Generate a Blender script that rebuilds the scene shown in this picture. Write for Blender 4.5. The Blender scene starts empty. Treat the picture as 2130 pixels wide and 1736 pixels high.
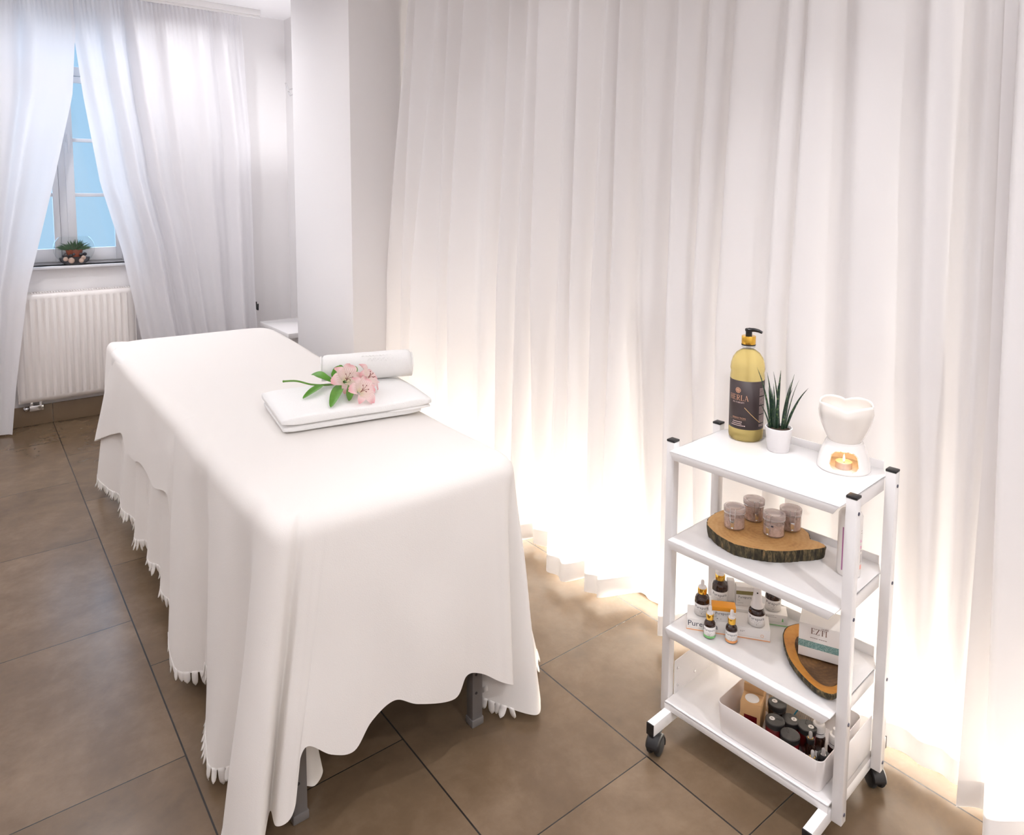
import bpy, bmesh, math, random
from math import sin, cos, pi, radians, sqrt, atan2, floor
from mathutils import Vector, Matrix, noise

S = bpy.context.scene
COL = S.collection
random.seed(7)

# ------------------------------------------------------------------ camera
cam = bpy.data.cameras.new('camera')
cam_o = bpy.data.objects.new('camera', cam)
COL.objects.link(cam_o)
cam.sensor_fit = 'HORIZONTAL'
cam.sensor_width = 36.0
cam.lens = 1467.1 / 2130 * 36.0
cam.shift_x = 0.0
cam.shift_y = -(868.0 - 531.9) / 2130.0
cam.clip_start = 0.05
yaw, pitch, roll = radians(37.893), radians(5.056), radians(0.242)
Fv = Vector((sin(yaw) * cos(pitch), cos(yaw) * cos(pitch), -sin(pitch)))
R0 = Vector((cos(yaw), -sin(yaw), 0))
U0 = R0.cross(Fv)
Rv = R0 * cos(roll) + U0 * sin(roll)
Uv = U0 * cos(roll) - R0 * sin(roll)
cam_o.matrix_world = Matrix(((Rv.x, Uv.x, -Fv.x, 0), (Rv.y, Uv.y, -Fv.y, 0), (Rv.z, Uv.z, -Fv.z, 1.5), (0, 0, 0, 1)))
S.camera = cam_o

# ------------------------------------------------------------------ view, world
S.view_settings.view_transform = 'Standard'
S.view_settings.look = 'None'
S.view_settings.gamma = 1.0
S.view_settings.use_curve_mapping = False
S.view_settings.exposure = 0.0
S.cycles.max_bounces = 14
S.cycles.diffuse_bounces = 8
S.cycles.glossy_bounces = 5
S.cycles.transmission_bounces = 10
S.cycles.transparent_max_bounces = 16
S.cycles.sample_clamp_indirect = 6.0
S.cycles.caustics_reflective = False
S.cycles.caustics_refractive = False

W = bpy.data.worlds.new('dusk_sky')
S.world = W
W.use_nodes = True
wn = W.node_tree
for n in list(wn.nodes):
    wn.nodes.remove(n)
wo = wn.nodes.new('ShaderNodeOutputWorld')
wb = wn.nodes.new('ShaderNodeBackground')
wt = wn.nodes.new('ShaderNodeTexCoord')
ws = wn.nodes.new('ShaderNodeSeparateXYZ')
wr = wn.nodes.new('ShaderNodeValToRGB')
wr.color_ramp.elements[0].position = 0.0
wr.color_ramp.elements[0].color = (0.42, 0.68, 0.93, 1)
wr.color_ramp.elements[1].position = 0.35
wr.color_ramp.elements[1].color = (0.34, 0.62, 0.93, 1)
wn.links.new(wt.outputs['Generated'], ws.inputs[0])
wn.links.new(ws.outputs['Z'], wr.inputs[0])
wn.links.new(wr.outputs[0], wb.inputs[0])
wb.inputs[1].default_value = 1.0
wn.links.new(wb.outputs[0], wo.inputs[0])

CEIL = 2.80
XR = 2.00     # wall with the long curtain
XL = -1.70
YF = 5.40     # window wall
YN = -1.60
WARM = (0.98, 0.97, 1.0)
LAMPS = [(1.354, 2.015, 1.5, 95), (0.80, 3.25, 3.0, 150), (0.10, 2.30, 2.0, 150), (0.10, 3.9, 3.0, 150), (1.30, 0.40, 4.5, 150), (1.27, 0.95, 3.3, 62), (0.3, 0.45, 6, 150), (-1.0, 1.4, 3, 150), (-1.0, 3.0, 3, 150), (-0.7, 4.2, 6, 150), (0.45, 4.45, 8, 150), (1.25, 4.75, 6, 150), (-0.6, -0.9, 20, 150), (0.9, -0.9, 25, 150)]  # bed-side spots follow cast shadows; camera-side, aisle and far ones are added fill
FILL_UPLIGHTS = [(XL, 0.6, 1.9, 14), (XL, 3.3, 1.9, 18), (XL, 4.6, 1.9, 24), (XR, 4.72, 1.45, 4.5)]     # unseen fill uplights added to brighten the ceiling: wall, y, height, power
STRIP = [(2.95, 1.1, 18), (1.62, 1.3, 25), (0.45, 0.9, 10)]   # centre y, length, power of each light strip behind the curtain

sun = bpy.data.lights.new('dusk_daylight', 'SUN')
sun.energy = 4.5
sun.angle = radians(70)
sun.color = (0.45, 0.68, 1.0)
sun_o = bpy.data.objects.new('dusk_daylight', sun)
sun_o.rotation_euler = Vector((0.05, -1, -0.55)).to_track_quat('-Z', 'Y').to_euler()
sun_o.location = (0.5, 8, 4)
COL.objects.link(sun_o)

def area_light(name, loc, power, sx, sy=None, shape='DISK', color=WARM, rot=(0, 0, 0), spread=pi):
    l = bpy.data.lights.new(name, 'AREA')
    l.shape = shape
    l.size = sx
    if sy:
        l.size_y = sy
    l.energy = power
    l.color = color
    l.spread = spread
    o = bpy.data.objects.new(name, l)
    o.location = loc
    o.rotation_euler = rot
    COL.objects.link(o)
    return o

# ------------------------------------------------------------------ materials
MATS = {}
def mat(name, col=(0.8, 0.8, 0.8), rough=0.5, metal=0.0, trans=0.0, ior=1.45, spec=0.5, emit=None, estr=0.0, bump=0.0, bscale=200.0, var=0.0, vscale=8.0, coat=0.0, sheen=0.0):
    if name in MATS:
        return MATS[name]
    m = bpy.data.materials.new(name)
    m.use_nodes = True
    nt = m.node_tree
    b = nt.nodes['Principled BSDF']
    b.inputs['Base Color'].default_value = (*col, 1)
    b.inputs['Roughness'].default_value = rough
    b.inputs['Metallic'].default_value = metal
    b.inputs['Transmission Weight'].default_value = trans
    b.inputs['IOR'].default_value = ior
    b.inputs['Specular IOR Level'].default_value = spec
    b.inputs['Coat Weight'].default_value = coat
    b.inputs['Sheen Weight'].default_value = sheen
    if emit:
        b.inputs['Emission Color'].default_value = (*emit, 1)
        b.inputs['Emission Strength'].default_value = estr
    tc = nt.nodes.new('ShaderNodeTexCoord')
    if bump:
        n = nt.nodes.new('ShaderNodeTexNoise')
        n.inputs['Scale'].default_value = bscale
        n.inputs['Detail'].default_value = 3
        bp = nt.nodes.new('ShaderNodeBump')
        bp.inputs['Strength'].default_value = bump
        bp.inputs['Distance'].default_value = 0.003
        nt.links.new(tc.outputs['Object'], n.inputs['Vector'])
        nt.links.new(n.outputs['Fac'], bp.inputs['Height'])
        nt.links.new(bp.outputs['Normal'], b.inputs['Normal'])
    if var:
        n = nt.nodes.new('ShaderNodeTexNoise')
        n.inputs['Scale'].default_value = vscale
        n.inputs['Detail'].default_value = 4
        mx = nt.nodes.new('ShaderNodeMixRGB')
        mx.inputs[1].default_value = (*[c * (1 - var) for c in col], 1)
        mx.inputs[2].default_value = (*[min(1, c * (1 + var)) for c in col], 1)
        nt.links.new(tc.outputs['Object'], n.inputs['Vector'])
        nt.links.new(n.outputs['Fac'], mx.inputs[0])
        nt.links.new(mx.outputs[0], b.inputs['Base Color'])
    MATS[name] = m
    return m

class G:
    """small node helper"""
    def __init__(s, name):
        s.m = bpy.data.materials.new(name)
        s.m.use_nodes = True
        s.t = s.m.node_tree
        s.b = s.t.nodes['Principled BSDF']
        MATS[name] = s.m
    def n(s, kind, **kw):
        x = s.t.nodes.new('ShaderNode' + kind)
        for k, v in kw.items():
            setattr(x, k, v)
        return x
    def l(s, a, b):
        s.t.links.new(a, b)
    def math(s, op, a, b=None, c=None):
        x = s.n('Math', operation=op)
        for i, q in enumerate((a, b, c)):
            if q is None:
                continue
            if isinstance(q, (int, float)):
                x.inputs[i].default_value = q
            else:
                s.l(q, x.inputs[i])
        return x.outputs[0]
    def ramp(s, fac, stops):
        r = s.n('ValToRGB')
        e = r.color_ramp.elements
        while len(e) < len(stops):
            e.new(0.5)
        for q, (p, c) in zip(e, stops):
            q.position = p
            q.color = (*c, 1)
        s.l(fac, r.inputs[0])
        return r.outputs[0]
    def noise(s, vec, scale, detail=4, rough=0.5, dist=0.0):
        x = s.n('TexNoise')
        x.inputs['Scale'].default_value = scale
        x.inputs['Detail'].default_value = detail
        x.inputs['Roughness'].default_value = rough
        x.inputs['Distortion'].default_value = dist
        s.l(vec, x.inputs['Vector'])
        return x.outputs['Fac']

def floor_material():
    g = G('stone_tile')
    tc = g.n('TexCoord')
    sp = g.n('SeparateXYZ')
    g.l(tc.outputs['Object'], sp.inputs[0])
    cx = g.math('DIVIDE', g.math('SUBTRACT', sp.outputs[0], 0.3976), 0.4879)
    colf = g.math('FLOOR', cx)
    fx = g.math('SUBTRACT', cx, colf)
    par = g.math('FLOORED_MODULO', colf, 2.0)
    yo = g.math('ADD', 0.108, g.math('MULTIPLY', par, 0.304))
    cy = g.math('DIVIDE', g.math('SUBTRACT', sp.outputs[1], yo), 0.755)
    rowf = g.math('FLOOR', cy)
    fy = g.math('SUBTRACT', cy, rowf)
    dx = g.math('MULTIPLY', g.math('MINIMUM', fx, g.math('SUBTRACT', 1.0, fx)), 0.4879)
    dy = g.math('MULTIPLY', g.math('MINIMUM', fy, g.math('SUBTRACT', 1.0, fy)), 0.755)
    jx = g.math('LESS_THAN', dx, 0.0022)
    jy = g.math('LESS_THAN', dy, 0.0015)
    joint = g.math('MAXIMUM', jx, jy)
    cv = g.n('CombineXYZ')
    g.l(colf, cv.inputs[0]); g.l(rowf, cv.inputs[1])
    wnz = g.n('TexWhiteNoise')
    wnz.noise_dimensions = '2D'
    g.l(cv.outputs[0], wnz.inputs['Vector'])
    n1 = g.noise(tc.outputs['Object'], 2.2, 6, 0.6, 0.6)
    n2 = g.noise(tc.outputs['Object'], 24, 6, 0.65)
    n3 = g.noise(tc.outputs['Object'], 7.5, 5, 0.6, 0.4)
    f = g.math('ADD', g.math('ADD', g.math('MULTIPLY', n1, 0.45), g.math('MULTIPLY', n3, 0.28)), g.math('MULTIPLY', n2, 0.15))
    f = g.math('ADD', f, g.math('MULTIPLY', wnz.outputs['Value'], 0.12))
    c = g.ramp(f, [(0.25, (0.072, 0.048, 0.029)), (0.50, (0.132, 0.088, 0.052)), (0.75, (0.225, 0.160, 0.105))])
    mx = g.n('MixRGB')
    mx.inputs[2].default_value = (0.016, 0.013, 0.011, 1)
    g.l(joint, mx.inputs[0]); g.l(c, mx.inputs[1]); g.l(mx.outputs[0], g.b.inputs['Base Color'])
    rr = g.math('ADD', 0.20, g.math('MULTIPLY', n1, 0.08))
    g.b.inputs['Specular IOR Level'].default_value = 0.46
    g.l(rr, g.b.inputs['Roughness'])
    bp = g.n('Bump')
    bp.inputs['Strength'].default_value = 0.25
    bp.inputs['Distance'].default_value = 0.0015
    hgt = g.math('SUBTRACT', 1.0, joint)
    g.l(hgt, bp.inputs['Height']); g.l(bp.outputs[0], g.b.inputs['Normal'])
    return g.m

def cloth_material(name, col, tr, weave=900.0, bump=0.15):
    g = G(name)
    tc = g.n('TexCoord')
    g.b.inputs['Base Color'].default_value = (*col, 1)
    g.b.inputs['Roughness'].default_value = 0.85
    g.b.inputs['Specular IOR Level'].default_value = 0.12
    g.b.inputs['Sheen Weight'].default_value = 0.08
    nz = g.noise(tc.outputs['Object'], weave, 2)
    bp = g.n('Bump')
    bp.inputs['Strength'].default_value = bump
    bp.inputs['Distance'].default_value = 0.001
    g.l(nz, bp.inputs['Height']); g.l(bp.outputs[0], g.b.inputs['Normal'])
    out = g.t.nodes['Material Output']
    t = g.n('BsdfTranslucent')
    t.inputs['Color'].default_value = (*col, 1)
    m = g.n('MixShader')
    m.inputs[0].default_value = tr
    g.l(g.b.outputs[0], m.inputs[1]); g.l(t.outputs[0], m.inputs[2]); g.l(m.outputs[0], out.inputs['Surface'])
    return g.m

def satin_material(name, col, tr):
    m = cloth_material(name, col, tr, 500, 0.05)
    b = m.node_tree.nodes['Principled BSDF']
    b.inputs['Roughness'].default_value = 0.42
    b.inputs['Specular IOR Level'].default_value = 0.45
    return m

def thin_clear(name, tint=(1, 1, 1), refl=1.0, rough=0.02, milk=0.0, mcol=(0.8, 0.76, 0.74)):
    """thin clear wall of glass or plastic"""
    g = G(name)
    out = g.t.nodes['Material Output']
    tr = g.n('BsdfTransparent')
    tr.inputs[0].default_value = (*tint, 1)
    gl = g.n('BsdfGlossy')
    gl.inputs['Roughness'].default_value = rough
    fr = g.n('Fresnel')
    geo = g.n('NewGeometry')
    g.l(g.math('MULTIPLY_ADD', geo.outputs['Backfacing'], -0.8333, 1.5), fr.inputs['IOR'])
    k = g.math('MULTIPLY', fr.outputs[0], refl)
    k2 = g.math('MINIMUM', k, 1.0)
    m = g.n('MixShader')
    base = tr.outputs[0]
    if milk:
        df = g.n('BsdfDiffuse'); df.inputs[0].default_value = (*mcol, 1)
        mm = g.n('MixShader'); mm.inputs[0].default_value = milk
        g.l(tr.outputs[0], mm.inputs[1]); g.l(df.outputs[0], mm.inputs[2]); base = mm.outputs[0]
    g.l(k2, m.inputs[0]); g.l(base, m.inputs[1]); g.l(gl.outputs[0], m.inputs[2])
    g.l(m.outputs[0], out.inputs['Surface'])
    return g.m

def wood_material(name, cols, cx, cy, ring=160.0):
    g = G(name)
    tc = g.n('TexCoord')
    mp = g.n('Mapping')
    mp.inputs['Location'].default_value = (-cx, -cy, 0)
    g.l(tc.outputs['Object'], mp.inputs['Vector'])
    sp = g.n('SeparateXYZ'); g.l(mp.outputs[0], sp.inputs[0])
    r = g.math('SQRT', g.math('ADD', g.math('POWER', sp.outputs[0], 2), g.math('POWER', sp.outputs[1], 2)))
    nz = g.noise(tc.outputs['Object'], 14, 5, 0.6)
    nf = g.noise(tc.outputs['Object'], 160, 3)
    ph = g.math('ADD', g.math('MULTIPLY', r, ring * 3.0), g.math('MULTIPLY', nz, 9.0))
    w = g.math('MULTIPLY_ADD', g.math('SINE', ph), 0.05, 0.5)
    f = g.math('ADD', g.math('ADD', g.math('MULTIPLY', w, 0.5), g.math('MULTIPLY', nz, 0.5)), g.math('MULTIPLY_ADD', nf, 0.2, -0.1))
    c = g.ramp(f, cols)
    g.l(c, g.b.inputs['Base Color'])
    g.b.inputs['Roughness'].default_value = 0.6
    return g.m

def bark_material():
    g = G('bark')
    tc = g.n('TexCoord')
    mp = g.n('Mapping')
    mp.inputs['Scale'].default_value = (1, 1, 0.25)
    g.l(tc.outputs['Object'], mp.inputs['Vector'])
    n1 = g.noise(mp.outputs[0], 110, 5, 0.65)
    c = g.ramp(n1, [(0.33, (0.014, 0.011, 0.006)), (0.50, (0.055, 0.044, 0.022)), (0.60, (0.14, 0.105, 0.05)), (0.70, (0.34, 0.19, 0.08))])
    g.l(c, g.b.inputs['Base Color'])
    g.b.inputs['Roughness'].default_value = 0.9
    bp = g.n('Bump'); bp.inputs['Strength'].default_value = 0.9; bp.inputs['Distance'].default_value = 0.004
    g.l(n1, bp.inputs['Height']); g.l(bp.outputs[0], g.b.inputs['Normal'])
    return g.m

def scrub_material():
    g = G('salt_scrub')
    tc = g.n('TexCoord')
    n1 = g.noise(tc.outputs['Object'], 120, 5, 0.7)
    n2 = g.noise(tc.outputs['Object'], 45, 3, 0.5)
    f = g.math('ADD', g.math('MULTIPLY', n1, 0.6), g.math('MULTIPLY', n2, 0.4))
    c = g.ramp(f, [(0.36, (0.14, 0.09, 0.07)), (0.45, (0.50, 0.36, 0.29)), (0.62, (0.74, 0.58, 0.50))])
    g.l(c, g.b.inputs['Base Color'])
    g.b.inputs['Roughness'].default_value = 0.9
    return g.m

def petal_material():
    g = G('pink_petal')
    tc = g.n('TexCoord')
    uv = g.n('UVMap')
    sp = g.n('SeparateXYZ'); g.l(tc.outputs['UV'], sp.inputs[0])
    base = g.ramp(sp.outputs[1], [(0.0, (0.80, 0.74, 0.48)), (0.22, (0.90, 0.78, 0.70)), (0.6, (0.90, 0.70, 0.68)), (0.95, (0.82, 0.42, 0.45))])
    st = g.math('SINE', g.math('MULTIPLY', sp.outputs[0], 46.0))
    k = g.math('GREATER_THAN', st, 0.86)
    lim = g.math('MULTIPLY', k, g.math('LESS_THAN', sp.outputs[1], 0.62))
    lim = g.math('MULTIPLY', lim, 0.45)
    mx = g.n('MixRGB'); mx.inputs[2].default_value = (0.45, 0.10, 0.12, 1)
    g.l(lim, mx.inputs[0]); g.l(base, mx.inputs[1]); g.l(mx.outputs[0], g.b.inputs['Base Color'])
    g.b.inputs['Roughness'].default_value = 0.5
    out = g.t.nodes['Material Output']
    t = g.n('BsdfTranslucent'); g.l(mx.outputs[0], t.inputs['Color'])
    m = g.n('MixShader'); m.inputs[0].default_value = 0.3
    g.l(g.b.outputs[0], m.inputs[1]); g.l(t.outputs[0], m.inputs[2]); g.l(m.outputs[0], out.inputs['Surface'])
    return g.m

def leaf_material():
    g = G('speckled_leaf')
    tc = g.n('TexCoord')
    mp = g.n('Mapping'); mp.inputs['Scale'].default_value = (1, 1, 0.6)
    g.l(tc.outputs['Object'], mp.inputs['Vector'])
    n1 = g.noise(mp.outputs[0], 260, 2, 0.5)
    c = g.ramp(n1, [(0.45, (0.008, 0.026, 0.016)), (0.58, (0.018, 0.050, 0.022)), (0.70, (0.14, 0.20, 0.07))])
    g.l(c, g.b.inputs['Base Color'])
    g.b.inputs['Roughness'].default_value = 0.4
    return g.m

def speckle_material(name, a, b, scale=900):
    g = G(name)
    tc = g.n('TexCoord')
    n1 = g.noise(tc.outputs['Object'], scale, 2, 0.5)
    c = g.ramp(n1, [(0.50, a), (0.60, b)])
    g.l(c, g.b.inputs['Base Color'])
    g.b.inputs['Roughness'].default_value = 0.7
    return g.m

def towel_material():
    g = G('terry_cotton')
    tc = g.n('TexCoord')
    g.b.inputs['Base Color'].default_value = (0.86, 0.855, 0.84, 1)
    g.b.inputs['Roughness'].default_value = 0.95
    g.b.inputs['Specular IOR Level'].default_value = 0.05
    g.b.inputs['Sheen Weight'].default_value = 0.2
    n1 = g.noise(tc.outputs['Object'], 380, 3)
    bp = g.n('Bump'); bp.inputs['Strength'].default_value = 0.55; bp.inputs['Distance'].default_value = 0.003
    g.l(n1, bp.inputs['Height']); g.l(bp.outputs[0], g.b.inputs['Normal'])
    return g.m

M_WALL = mat('white_wall_paint', (0.83, 0.815, 0.815), 0.75, spec=0.25, bump=0.05, bscale=140)
M_CEIL = mat('ceiling_paint', (0.90, 0.89, 0.90), 0.85, spec=0.2)
M_FLOOR = floor_material()
M_SKIRT = mat('brown_skirting_tile', (0.235, 0.165, 0.105), 0.4, var=0.15)
M_CURT = cloth_material('white_curtain_voile', (0.87, 0.855, 0.855), 0.34, 700, 0.06)
M_HEM = cloth_material('double_curtain_hem', (0.84, 0.82, 0.815), 0.045, 700, 0.06)
M_SATIN = satin_material('white_satin_curtain', (0.88, 0.875, 0.895), 0.36)
M_SHEET = cloth_material('cream_blanket', (0.83, 0.797, 0.760), 0.10, 420, 0.35)
M_TOWEL = towel_material()
M_WHITE = mat('white_powder_coat', (0.80, 0.785, 0.78), 0.13, spec=0.45)
M_BLACKP = mat('black_plastic', (0.012, 0.011, 0.012), 0.42)
M_RUBBER = mat('black_rubber', (0.018, 0.018, 0.019), 0.6)
M_STEEL = mat('grey_leg_paint', (0.20, 0.185, 0.18), 0.38, metal=0.35)
M_CHROME = mat('chrome', (0.75, 0.75, 0.76), 0.15, metal=1.0)
M_SCREW = mat('dark_screw', (0.12, 0.12, 0.16), 0.35, metal=0.7)
M_GOLD = mat('gold_metal', (0.85, 0.50, 0.08), 0.16, metal=1.0)
M_FRAME = mat('window_white', (0.80, 0.80, 0.82), 0.35)
M_RAD = mat('radiator_enamel', (0.82, 0.78, 0.75), 0.3)
M_CER = mat('white_ceramic', (0.86, 0.815, 0.76), 0.10, coat=0.4)
M_CERW = mat('glossy_white_ceramic', (0.87, 0.845, 0.82), 0.08, coat=0.4)
M_POT = mat('matt_white_pot', (0.84, 0.82, 0.82), 0.45)
M_LABELW = mat('white_label_paper', (0.82, 0.80, 0.775), 0.55)
M_CARD = mat('white_carton', (0.80, 0.775, 0.745), 0.5)
M_INK = mat('grey_ink', (0.055, 0.055, 0.075), 0.6)
M_INKL = mat('light_grey_ink', (0.30, 0.27, 0.26), 0.6)
M_KRAFT = mat('kraft_card', (0.56, 0.34, 0.16), 0.75, var=0.08, vscale=40)
M_ORANGE = mat('orange_print', (0.80, 0.32, 0.02), 0.5)
M_PEACH = mat('peach_print', (0.78, 0.34, 0.12), 0.5)
M_GREENP = mat('green_print', (0.20, 0.50, 0.18), 0.5)
M_OLIVE = mat('olive_print', (0.24, 0.20, 0.075), 0.5)
M_AMBER = mat('dark_amber_glass', (0.028, 0.010, 0.006), 0.06, coat=0.5)
M_BROWNL = mat('dark_brown_label', (0.040, 0.026, 0.026), 0.5)
M_ROSE = mat('rose_gold_ink', (0.55, 0.30, 0.19), 0.4)
M_PINKINK = mat('pale_pink_ink', (0.62, 0.48, 0.45), 0.5)
M_BROWNINK = mat('brown_ink', (0.16, 0.075, 0.05), 0.5)
M_GOLDL = mat('gold_line', (0.62, 0.40, 0.17), 0.35)
def oil_material():
    g = G('yellow_oil')
    g.b.inputs['Base Color'].default_value = (1.0, 0.86, 0.40, 1)
    g.b.inputs['Roughness'].default_value = 0.02
    g.b.inputs['Transmission Weight'].default_value = 1.0
    g.b.inputs['IOR'].default_value = 1.25
    out = g.t.nodes['Material Output']
    d2 = g.n('BsdfDiffuse'); d2.inputs[0].default_value = (1.0, 0.76, 0.26, 1)
    m = g.n('MixShader'); m.inputs[0].default_value = 0.30
    g.l(g.b.outputs[0], m.inputs[1]); g.l(d2.outputs[0], m.inputs[2]); g.l(m.outputs[0], out.inputs['Surface'])
    return g.m
M_OIL = oil_material()
M_CLEAR = thin_clear('clear_glass', (0.97, 0.98, 0.98), 1.2)
M_JAR = thin_clear('clear_plastic', (0.985, 0.97, 0.965), 1.0, 0.03, 0.10, (0.85, 0.76, 0.73))
M_LIDP = thin_clear('frosted_lid_plastic', (0.96, 0.93, 0.925), 1.2, 0.08, 0.38, (0.80, 0.70, 0.68))
M_SEAL = mat('seal_ring', (0.55, 0.47, 0.46), 0.4)
M_DROP = mat('milky_rubber', (0.80, 0.77, 0.76), 0.35)
M_CLEARDROP = mat('clear_rubber_bulb', (0.45, 0.43, 0.42), 0.2)
M_SOIL = mat('potting_soil', (0.045, 0.026, 0.016), 0.95, bump=0.8, bscale=300)
M_LEAF = leaf_material()
M_STEM = mat('fresh_green_stem', (0.09, 0.22, 0.02), 0.45)
M_GLEAF = mat('fresh_green_leaf', (0.085, 0.26, 0.018), 0.4, var=0.25, vscale=60)
M_PETAL = petal_material()
M_STAMEN = mat('dark_pink_anther', (0.30, 0.10, 0.09), 0.6)
M_WOOD = wood_material('pale_cut_wood', [(0.28, (0.34, 0.165, 0.05)), (0.46, (0.60, 0.335, 0.12)), (0.66, (0.72, 0.46, 0.20))], -0.05, 0.02)
M_BOWLW = wood_material('orange_olive_wood', [(0.28, (0.30, 0.105, 0.010)), (0.48, (0.50, 0.20, 0.022)), (0.70, (0.60, 0.29, 0.045))], 0.12, 0.0, 120)
M_BOWLD = wood_material('dark_heart_wood', [(0.28, (0.045, 0.020, 0.008)), (0.50, (0.10, 0.048, 0.018)), (0.70, (0.24, 0.12, 0.04))], 0.12, 0.0, 200)
M_BARK = bark_material()
M_SCRUB = scrub_material()
M_TEAL = speckle_material('teal_speckle_band', (0.11, 0.24, 0.225), (0.42, 0.56, 0.53))
M_PURPLE = mat('purple_stripe', (0.40, 0.13, 0.30), 0.5)
M_PINKP = mat('pink_print', (0.72, 0.34, 0.52), 0.5)
M_SALMON = mat('salmon_print', (0.85, 0.40, 0.33), 0.5)
M_TUBE = mat('white_bottle_plastic', (0.82, 0.79, 0.76), 0.25)
M_BIN = mat('white_bin_plastic', (0.80, 0.76, 0.74), 0.35)
M_RED = mat('dark_red_glass', (0.11, 0.006, 0.008), 0.08, coat=0.5)
M_LID = mat('black_lid', (0.030, 0.028, 0.027), 0.45)
M_GREYLID = mat('grey_lid', (0.085, 0.085, 0.088), 0.5)
M_POUCH = mat('cream_foil_pouch', (0.62, 0.55, 0.44), 0.4)
M_BLUE = mat('blue_print', (0.03, 0.27, 0.42), 0.5)
M_WAX = mat('white_wax', (0.85, 0.70, 0.55), 0.4)
M_TIN = mat('tealight_cup', (0.80, 0.66, 0.58), 0.25, metal=0.6)
M_FLAME = mat('candle_flame', (1, 0.8, 0.5), 0.5, emit=(1.0, 0.72, 0.36), estr=14)
M_LAMP = mat('lamp_lens', (1, 1, 1), 0.3, emit=(1.0, 0.93, 0.86), estr=12)
M_LED = mat('led_strip', (1, 1, 1), 0.3, emit=(1.0, 0.86, 0.64), estr=6)
M_PEBBLE = mat('dark_pebble', (0.05, 0.045, 0.05), 0.5)
M_SHELL = mat('pale_shell', (0.62, 0.45, 0.36), 0.5)
M_TERRA = mat('terracotta', (0.26, 0.055, 0.02), 0.6)
M_MOSS = mat('dark_green_grass', (0.03, 0.10, 0.03), 0.6, var=0.4, vscale=40)
M_DARK = mat('dark_gap', (0.03, 0.028, 0.03), 0.7)

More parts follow.
